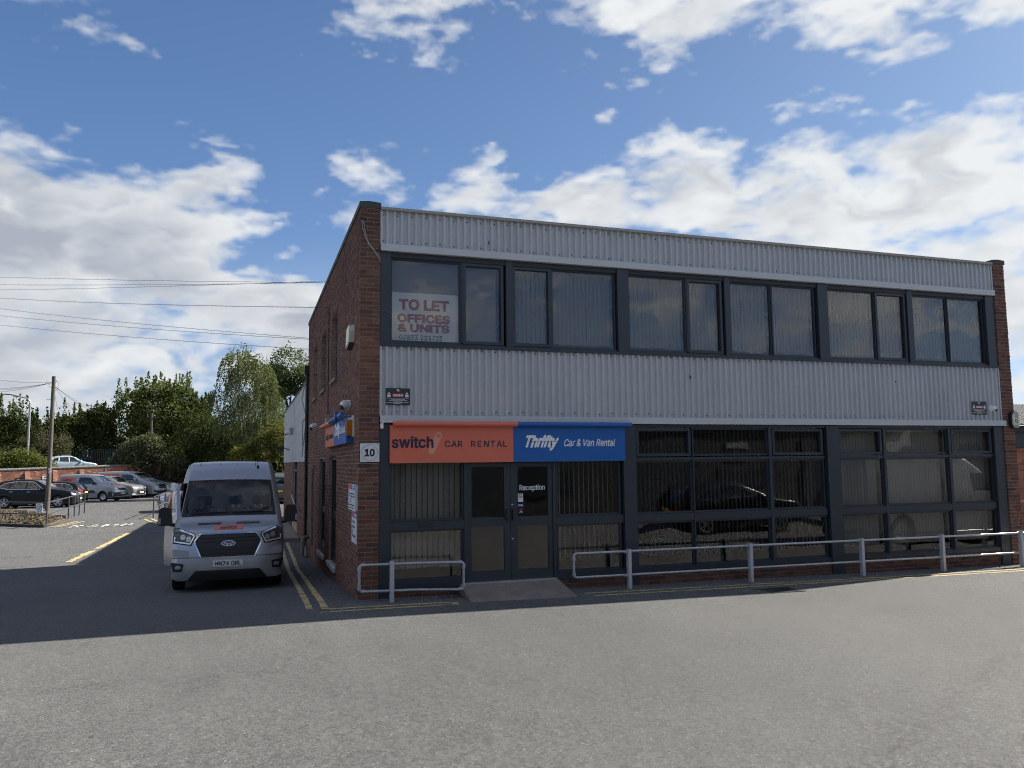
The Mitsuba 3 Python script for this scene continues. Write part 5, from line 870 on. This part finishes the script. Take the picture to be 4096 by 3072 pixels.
part(WS, 'plate', face(extr(sg.box(-.2, 0, .2, .38), .012), wp0, wa), 'm_signwhite'); part(WS, 'ring', face(move(extr(sg.Point(0, .19).buffer(.16).difference(sg.Point(0, .19).buffer(.135)), .004), (0, 0, .012)), wp0, wa), 'm_navy')
part(WS, 'lettering', face(move(text('5 TON', .06, .2, bold=True, center=True, fat=.03), (0, .20, .013)), wp0, wa), 'm_navy'); part(WS, 'lettering', face(move(text('MAX', .06, .16, bold=True, center=True, fat=.03), (0, .11, .013)), wp0, wa), 'm_navy')
bb = thing('boundary_notice', 'small white notice board on a post behind the boundary wall near the street lamp', 'sign'); part(bb, 'board', box(-20.55, -20.0, 57.9, 57.93, 1.95, 2.5), 'm_signwhite'); part(bb, 'post', box(-20.3, -20.24, 57.93, 57.98, 1.2, 2.6), 'm_rail')

# poles and wires
TP = thing('telegraph_pole', 'tall weathered wooden telegraph pole leaning beside the painted railing', 'pole')
pz = np.linspace(-.35, 7.2, 9); part(TP, 'pole', tube(np.c_[-12.12 + (pz + .35) * .004, np.full(9, 36.5), pz], np.linspace(.128, .098, 9), 12), 'm_wood', smooth=40)
for z, dx in ((6.9, .22), (6.6, -.22), (5.9, -.3), (5.1, .3)): part(TP, 'step', tube([(-12.1, 36.5, z), (-12.1 + dx, 36.45, z)], .012, 5), 'm_rail')
part(TP, 'cable_loop', merge(tube([(-12.0, 36.4, 7.0), (-11.8, 36.4, 6.8), (-11.85, 36.4, 6.5), (-11.98, 36.4, 6.4)], .008, 5), tube([(-12.25, 36.4, 6.8), (-12.4, 36.4, 6.95), (-12.5, 36.4, 6.8), (-12.2, 36.4, 6.7)], .008, 5)), 'm_rubber')
part(TP, 'plate', merge(box(-12.12, -12.0, 36.33, 36.35, 2.02, 2.10), box(-12.1, -12.02, 36.33, 36.35, 1.8, 1.98)), 'm_signwhite')
P3 = thing('telegraph_pole', 'far thin dark pole with a cable standing in the trees behind the purple bush', 'pole'); part(P3, 'pole', tube([(-9.8, 62.0, -.3), (-9.78, 62, 6.75)], [.14, .11], 8), 'm_bark'); part(P3, 'cross_arm', box(-10.1, -9.45, 61.95, 62.05, 6.35, 6.45), 'm_bark')
def wire(a, b, sag, r, label, group): a, b = np.array(a, float), np.array(b, float); t_ = np.linspace(0, 1, 24)[:, None]; p = a + (b - a) * t_; p[:, 2] -= sag * 4 * (t_[:, 0] * (1 - t_[:, 0])); k = thing('overhead_wire', label, 'wire', group); part(k, 'cable', tube(p, r, 5), 'm_rubber', smooth=True)
gA = 'wires crossing to the office building'
def ext(a, b, e): a, b = np.array(a, float), np.array(b, float); return b + (a - b) * e
for lA, zl, b in zip(('uppermost', 'second', 'third', 'fourth', 'fifth', 'sixth', 'lowest'), (11.1, 10.74, 10.5, 10.13, 9.64, 9.32, 8.89), ((5.42, 9.1, 7.51), (5.42, 9.1, 7.64), (5.42, 9.1, 7.8), (-.03, 5.4, 5.78), (-.02, 11.9, 6.06), (-.02, 11.87, 6.02), (-.02, 11.8, 5.70))):
    wire(ext((-12.66, 28, zl), b, 1.9), b, .25, .0068, f'{lA} of the seven thin black wires crossing the left sky to the office', gA)
CHM = thing('wire_bracket', 'steel wire pole on the office roof that carries the upper wires', 'pole'); part(CHM, 'pole', tube([(5.42, 9.1, 6.3), (5.42, 9.1, 7.85)], .04, 8), 'm_rail')
gB = 'wires fanning from the telegraph pole'
for lB, e in zip(('highest', 'second', 'third', 'lowest'), ((-16.93, 45, 8.1), (-16.95, 45, 7.55), (-17, 45, 7.45), (-17.1, 45, 7.3))): wire((-12.12, 36.5, 6.85), ext(e, (-12.12, 36.5, 6.85), 2.2), .35, .009, f'{lB} of the four thin wires leaving the telegraph pole to the left', gB)
for lB, e in zip(('rightmost', 'second', 'third', 'steepest'), ((-12.5, 50, 6.55), (-12.85, 50, 6.6), (-13.3, 50, 6.1), (-14.6, 50, 6.5))): wire((-12.1, 36.5, 6.7), ext(e, (-12.1, 36.5, 6.7), 1.7), .25, .009, f'{lB} of the four thin wires dropping from the telegraph pole to the right', gB)
SL = thing('street_lamp', 'tall grey street lamp with a bent arm standing behind the boundary wall', 'street lamp')
lp = [(-19.1, 62, 1.2), (-19.1, 62, 4), (-19.1, 62, 7.45)] + [(-19.1 - .5 * (1 - math.cos(t_)), 62, 7.45 + .5 * math.sin(t_)) for t_ in np.linspace(.2, 1.4, 6)] + [(-20.5, 62, 8.18)]
part(SL, 'column', tube(lp, [.095, .085, .075] + [.065] * 7, 10), 'm_galv', smooth=40); m = trimesh.creation.icosphere(subdivisions=2); m.apply_scale([.40, .14, .075]); part(SL, 'lantern', move(m, (-20.75, 62, 8.22)), 'm_greyplastic', True)

# ------------------------------------------------------------------ trees and bushes
def leaf_mesh(c, size, pal, nrm=None, droop=0.):
    n = len(c); a = rng.normal(size=(n, 3)); a[:, 2] -= droop; a /= np.linalg.norm(a, axis=1, keepdims=True); r = rng.normal(size=(n, 3)); b = np.cross(a, r); b /= np.linalg.norm(b, axis=1, keepdims=True)
    s_ = size * rng.uniform(.6, 1.35, (n, 1)); u, w = a * s_, b * s_ * .42; v = np.stack([c - u * .5, c + w * .5 + u * .05, c + u * .5, c - w * .5 + u * .05], 1).reshape(-1, 3)
    f = (np.array([[0, 1, 2], [0, 2, 3]])[None] + 4 * np.arange(n)[:, None, None]).reshape(-1, 3)
    pal = np.array(pal); t_ = meshkit.fbm(c * .45, 3, 3) + rng.normal(0, .16, n); i = np.clip(t_ * len(pal) * 1.2 - .1 * len(pal), 0, len(pal) - 1.01); k = i.astype(int); col = pal[k] + (pal[k + 1] - pal[k]) * (i - k)[:, None]; col = col * rng.uniform(.75, 1.25, (n, 1))
    return trimesh.Trimesh(v, f, process=False), np.repeat(np.clip(col, .004, 1), 4, 0)
def cloud_pts(blobs, n, seed, gap=.46, surf=.55, freq=.55):
    r_ = np.random.default_rng(seed); blobs = np.array(blobs, float); w = blobs[:, 3] * blobs[:, 4] * blobs[:, 5]; out = []
    tot = 0
    while tot < n:
        i = r_.choice(len(blobs), 4 * n, p=w / w.sum()); d = r_.normal(size=(4 * n, 3)); d /= np.linalg.norm(d, axis=1, keepdims=True); rad = r_.uniform(0, 1, (4 * n, 1)) ** (1 / 3); rad = np.where(r_.random((4 * n, 1)) < surf, .72 + .36 * rad ** 4 * r_.random((4 * n, 1)) + .1 * r_.normal(size=(4 * n, 1)), rad)
        p = blobs[i, :3] + d * rad * blobs[i, 3:6]; k = meshkit.fbm(p * freq, 3, seed) + .12 * r_.random(4 * n) > gap; p = p[k]; out.append(p); tot += len(p)
    return np.vstack(out)[:n]
def limbs(base, blobs, r0, seed, n=9):
    r_ = np.random.default_rng(seed); b = np.array(base, float); bl_ = np.array(blobs, float); top = bl_[:, :3].mean(0); ms = []
    tr_ = [b + (top - b) * t_ + r_.normal(0, .12, 3) * [1, 1, 0] * (t_ > 0) for t_ in np.linspace(0, 1, 6)]; ms.append(tube(tr_, np.linspace(r0, r0 * .3, 6), 8))
    for i in range(n):
        q = bl_[r_.integers(len(bl_))]; e = q[:3] + r_.normal(size=3) * q[3:6] * .5; s_ = b + (top - b) * r_.uniform(.3, .9); mid = (s_ + e) / 2 + [0, 0, .3]; ms.append(tube([s_, mid, e], [r0 * .35, r0 * .2, r0 * .06], 5))
    return merge(ms)
def tree(name, base, blobs, n, size, pal, label, cat='tree', seed=1, r0=.22, gap=.46, bark='m_bark', group=None, surf=.55, freq=.55, droop=0., extra=None):
    k = thing(name, label, cat, group); pts = cloud_pts(blobs, n, seed, gap, surf, freq)
    if extra is not None: pts = np.vstack([pts, extra])
    m, col = leaf_mesh(pts, size, pal, droop=droop); part(k, 'crown', m, 'm_leaf', color=col); part(k, 'trunk', limbs(base, blobs, r0, seed), bark); return k
G_dark = [(.026, .036, .014), (.052, .068, .023), (.085, .102, .035)]; G_mid = [(.044, .062, .020), (.090, .118, .036), (.145, .172, .058)]; G_lit = [(.050, .072, .018), (.095, .125, .033), (.15, .165, .05)]
G_olive = [(.040, .043, .022), (.072, .076, .040), (.112, .11, .062)]; G_bud = [(.048, .06, .030), (.088, .106, .052), (.14, .158, .085)]; G_yel = [(.052, .064, .016), (.10, .11, .029), (.155, .145, .04)]; G_birch = [(.055, .07, .028), (.10, .122, .046), (.155, .178, .075)]
def spike(x, y, z0, z1, r, n, seed):       # tall pointed shoots
    r_ = np.random.default_rng(seed); out = []
    for _ in range(n): cx, cy, t_ = x + r_.normal(0, r), y + r_.normal(0, r), r_.uniform(.3, 1); h = z0 + (z1 - z0) * t_; q = r_.uniform(0, 1, 60) ** .8; out.append(np.c_[cx + r_.normal(0, .24, 60) * (1.05 - q), cy + r_.normal(0, .24, 60) * (1.05 - q), z0 + (h - z0) * q])
    return np.vstack(out)
tree('conifer', (-23.5, 71, 1.7), [(-23.5, 71, 4.2, 2.6, 2.5, 2.6), (-22.4, 70.5, 5.6, 1.6, 1.6, 2.2)], 8000, .30, G_dark, 'dark pointed conifer at the far left behind the street lamp', seed=3, extra=spike(-22.6, 70.5, 4.5, 9.0, 1.1, 46, 4))
tree('conifer', (-28.5, 72, 1.7), [(-28, 72, 4.4, 3.4, 3, 3.2)], 6000, .32, G_dark, 'dark conifer beyond the left edge of the picture', seed=33, extra=spike(-27, 71, 4.5, 9.5, 1.6, 40, 14))
tree('hedgerow_tree', (-20, 72, 1.7), [(-20.2, 72, 4.2, 1.7, 2, 2.6), (-18.6, 71.5, 4.6, 1.7, 2, 2.5)], 8000, .28, G_dark, 'dark green tree directly behind the telegraph pole', seed=5, extra=spike(-19.3, 71, 5.0, 7.8, 1.3, 46, 6))
tree('hedgerow_tree', (-16.3, 71, 1.7), [(-16.8, 71, 4.6, 1.8, 1.8, 2.8), (-15.4, 71, 5.2, 1.6, 1.8, 2.9), (-13.8, 71.5, 3.0, 2.6, 1.5, 2.0)], 13000, .30, G_dark, 'dark tree with upright shoots between the pole and the big bushy tree', seed=8, extra=spike(-16.0, 70.5, 6.0, 8.6, 1.2, 34, 9))
tree('sycamore', (-10.2, 71, 1.6), [(-12.6, 71, 6.6, 2.0, 2.2, 3.0), (-10.4, 71, 7.2, 2.6, 2.6, 3.1), (-8.4, 71, 7.4, 2.2, 2.4, 3.0), (-6.6, 71, 6.0, 1.8, 2, 2.9), (-9.5, 71, 4.2, 4.2, 2.4, 2.6)], 26000, .30, G_mid, 'large bushy green tree with a leafy broken top in the middle of the tree line', seed=11, r0=.3, extra=np.vstack([spike(-12.2, 70.6, 8.4, 10.9, .8, 26, 12), spike(-9.0, 70.6, 9.0, 11.4, 1.0, 30, 13), spike(-6.6, 70.6, 7.5, 9.6, .9, 20, 21)]))
bb_ = [(-2.5, 49, 9.6, 1.1, 1.3, 1.8), (-1.5, 49, 8.8, 1.4, 1.5, 2.0), (-3.2, 49, 7.0, 1.2, 1.4, 2.2), (-.9, 49, 6.6, 1.5, 1.6, 2.4), (-2.0, 49, 5.4, 1.8, 1.7, 2.4), (-.4, 49, 4.6, 1.6, 1.6, 2.2)]
r_ = np.random.default_rng(40); st = []
for _ in range(460):                                                      # hanging strands
    q = bb_[r_.integers(6)]; d = r_.normal(size=3); d /= np.linalg.norm(d); d[2] = abs(d[2]) * .6; s0 = np.array(q[:3]) + d * np.array(q[3:6]) * 1.02; Ls = r_.uniform(.7, 2.2); n_ = int(Ls * 22); t_ = np.linspace(0, 1, n_)[:, None]; st.append(s0 + np.c_[d[0] * .5 * t_ ** .5, d[1] * .5 * t_ ** .5, -Ls * t_ ** 1.3] + r_.normal(0, .045, (n_, 3)))
tree('birch_tree', (-1.8, 49, -.3), bb_, 9000, .17, G_birch, 'tall weeping birch with hanging strands of small leaves beside the workshop', seed=15, gap=.5, bark='m_birchbark', r0=.2, extra=np.vstack(st), droop=1.2)
tree('ash_tree', (2.2, 56, -.2), [(1.4, 56, 10.0, 2.0, 2, 2.2), (3.4, 56, 8.8, 2.2, 2, 2.4), (.2, 56, 8.6, 1.6, 2, 2.2), (.8, 56, 7.2, 2.0, 2, 2.5), (2.4, 56, 5.0, 2.6, 2, 2.6)], 20000, .24, [(.035, .055, .022), (.07, .10, .038), (.11, .145, .062)], 'tall green tree behind the birch, partly hidden by the office corner', seed=17, gap=.47)
tree('understorey_tree', (-5.6, 60, -.2), [(-5.8, 60, 4.6, 1.9, 2, 2.4), (-4.4, 59, 3.4, 1.6, 2, 2.6), (-3.4, 57, 3.2, 1.6, 1.6, 2.6), (-4.8, 61, 2.0, 2.4, 1.6, 2.2)], 17000, .26, G_dark, 'very dark understorey tree left of the birch', seed=19, gap=.42)
tree('understorey_tree', (-1.5, 60, -.2), [(-1.5, 60, 3.0, 2.6, 1.6, 3.4), (2.0, 60, 3.0, 2.8, 1.6, 3.6)], 12000, .28, G_dark, 'dark mass of foliage low behind the birch trunk', seed=29, gap=.40)
tree('autumn_shrub', (-1.0, 45.5, -.3), [(-1.9, 45.5, 2.6, 1.3, 1, 1.0), (-.5, 45.5, 3.1, 1.3, 1, 1.5), (.3, 45.2, 3.8, .9, .9, 1.3), (-.6, 45.5, 1.2, 2.0, 1, 1.4)], 9000, .20, G_yel, 'yellowing shrub with brown seed heads at the foot of the birch', cat='shrub', seed=22, r0=.08, gap=.48)
tree('buddleia', (-9.6, 58.5, -.2), [(-10.0, 58.6, 2.5, 2.2, 1.4, 2.1), (-8.2, 58.6, 2.1, 1.9, 1.4, 1.9), (-11.5, 59, 1.8, 1.5, 1.2, 1.5), (-9.5, 58.4, 3.4, 1.4, 1.1, 1.5)], 17000, .24, G_bud, 'wide grey green bush with faded purple flower spikes behind the vans', cat='bush', seed=24, r0=.10, gap=.46, droop=.6)
fl = cloud_pts([(-10.0, 58.3, 2.6, 2.4, 1.5, 2.2), (-8.2, 58.4, 2.2, 2.0, 1.4, 2.0)], 260, 55, .4, 1.0); m, col = leaf_mesh(fl, .22, [(.12, .07, .11), (.16, .10, .15), (.10, .08, .06)], droop=.4); part('buddleia', 'flower', m, 'm_leaf', color=col, kind='stuff')
tree('bramble_bush', (-18.7, 66, 1.5), [(-19.6, 66, 3.2, 1.8, 1.5, 1.7), (-18.2, 66, 4.0, 1.7, 1.4, 1.9), (-19.2, 67, 2.8, 1.3, 1.3, 1.5), (-21.2, 66, 2.8, 1.7, 1.3, 1.3)], 15000, .20, G_olive, 'broad olive brown bush between the street lamp and the fence', cat='bush', seed=26, r0=.09, gap=.45)
tree('hedge', (-19.5, 61.5, 1.3), [(-20.9, 61.2, 2.3, 1.7, .9, 1.2), (-19.2, 61.3, 2.6, 1.5, .9, 1.2), (-17.9, 61.5, 2.2, 1.1, .9, .9), (-22.8, 61, 2.2, 1.6, .9, 1.2)], 13000, .17, G_lit, 'bright green hedge touched with yellow just behind the boundary wall', cat='hedge', seed=28, r0=.06, gap=.44)
tree('far_trees', (-14, 84, 1.5), [(x, 84 + rng.uniform(-2, 2), 3.4 + rng.uniform(-.6, .8), 2.8, 2, 3.4) for x in np.arange(-34, 22, 3.2)], 34000, .42, G_dark, 'dark continuous belt of trees closing the view behind everything', seed=31, gap=.30, cat='trees')
labels['far_trees']['kind'] = 'stuff'

# ------------------------------------------------------------------ across the yard, behind the viewer: seen only in the window glass
OB = thing('warehouse', 'long dark brick warehouse across the yard, seen only as a reflection in the glass', 'building')
part(OB, 'wall', box(-45, 42, -30, -16.5, -.6, 4.4), 'm_darkclad'); part(OB, 'roof', quadm([(-45.5, -16.2, 4.35), (42.5, -16.2, 4.35), (42.5, -23, 6.0), (-45.5, -23, 6.0), (42.5, -30.3, 4.35), (-45.5, -30.3, 4.35)], [[0, 1, 2, 3], [3, 2, 4, 5]]), 'm_slate')
for x in np.arange(-41, 40, 9): part(OB, 'door', box(x, x + 3.4, -16.5, -16.44, -.3, 3.0), 'm_rail'); part(OB, 'sign', box(x + 5.0, x + 6.2, -16.5, -16.44, 2.4, 2.9), 'm_greyplastic'); part(OB, 'window', box(x + 4.4, x + 7.0, -16.5, -16.46, .9, 1.8), 'm_frame')
tree('yard_tree', (46, -18, 0), [(46, -18, 4.2, 3.2, 2.5, 3.4), (50, -17, 3.6, 2.6, 2.4, 3)], 5000, .34, G_dark, 'dark tree across the yard, seen only as a reflection', seed=41)

k = thing('parked_car', 'black car across the yard, seen only reflected in the middle ground floor panes', 'car'); suv(k, (15.6, -9.2, .05, 0), 'p_black', grille='tall')
k = thing('parked_car', 'dark grey car across the yard, seen only reflected beside the reflected black car', 'car'); suv(k, (22.6, -10.4, .0, 0), 'p_grey', H=1.6)
# ------------------------------------------------------------------ small litter and marks
n = 260; q = np.vstack([np.c_[rng.uniform(.4, 14, n // 2), -rng.uniform(.0, 1, n // 2) ** 2 * .35 - .01], np.c_[-rng.uniform(0, 1, n // 4) ** 2 * .35 - .01, rng.uniform(0, 11, n // 4)], np.c_[rng.uniform(1.3, 1.75, n // 4), rng.uniform(-.35, .0, n // 4)]])
m, col = leaf_mesh(np.c_[q, zg(q[:, 0], q[:, 1]) + .012], .055, [(.10, .07, .035), (.17, .12, .06), (.07, .06, .04)]); m.vertices[:, 2] = (m.vertices[:, 2] - zg(m.vertices[:, 0], m.vertices[:, 1])) * .35 + zg(m.vertices[:, 0], m.vertices[:, 1]) + .006
solo('leaf_litter', m, 'm_leaf', 'dry leaves and grit blown against the foot of the walls', 'leaves', kind='stuff', color=col)
for x, z, a_, b_ in ((6.21, 3.74, .016, .038), (2.24, 6.03, .012, .035), (11.1, 3.76, .012, .02), (8.6, 3.6, .01, .014)): part(B, 'stain', front(extr(sa.scale(sg.Point(0, 0).buffer(1), a_, b_), .003), x, .0165, z), 'm_bark')
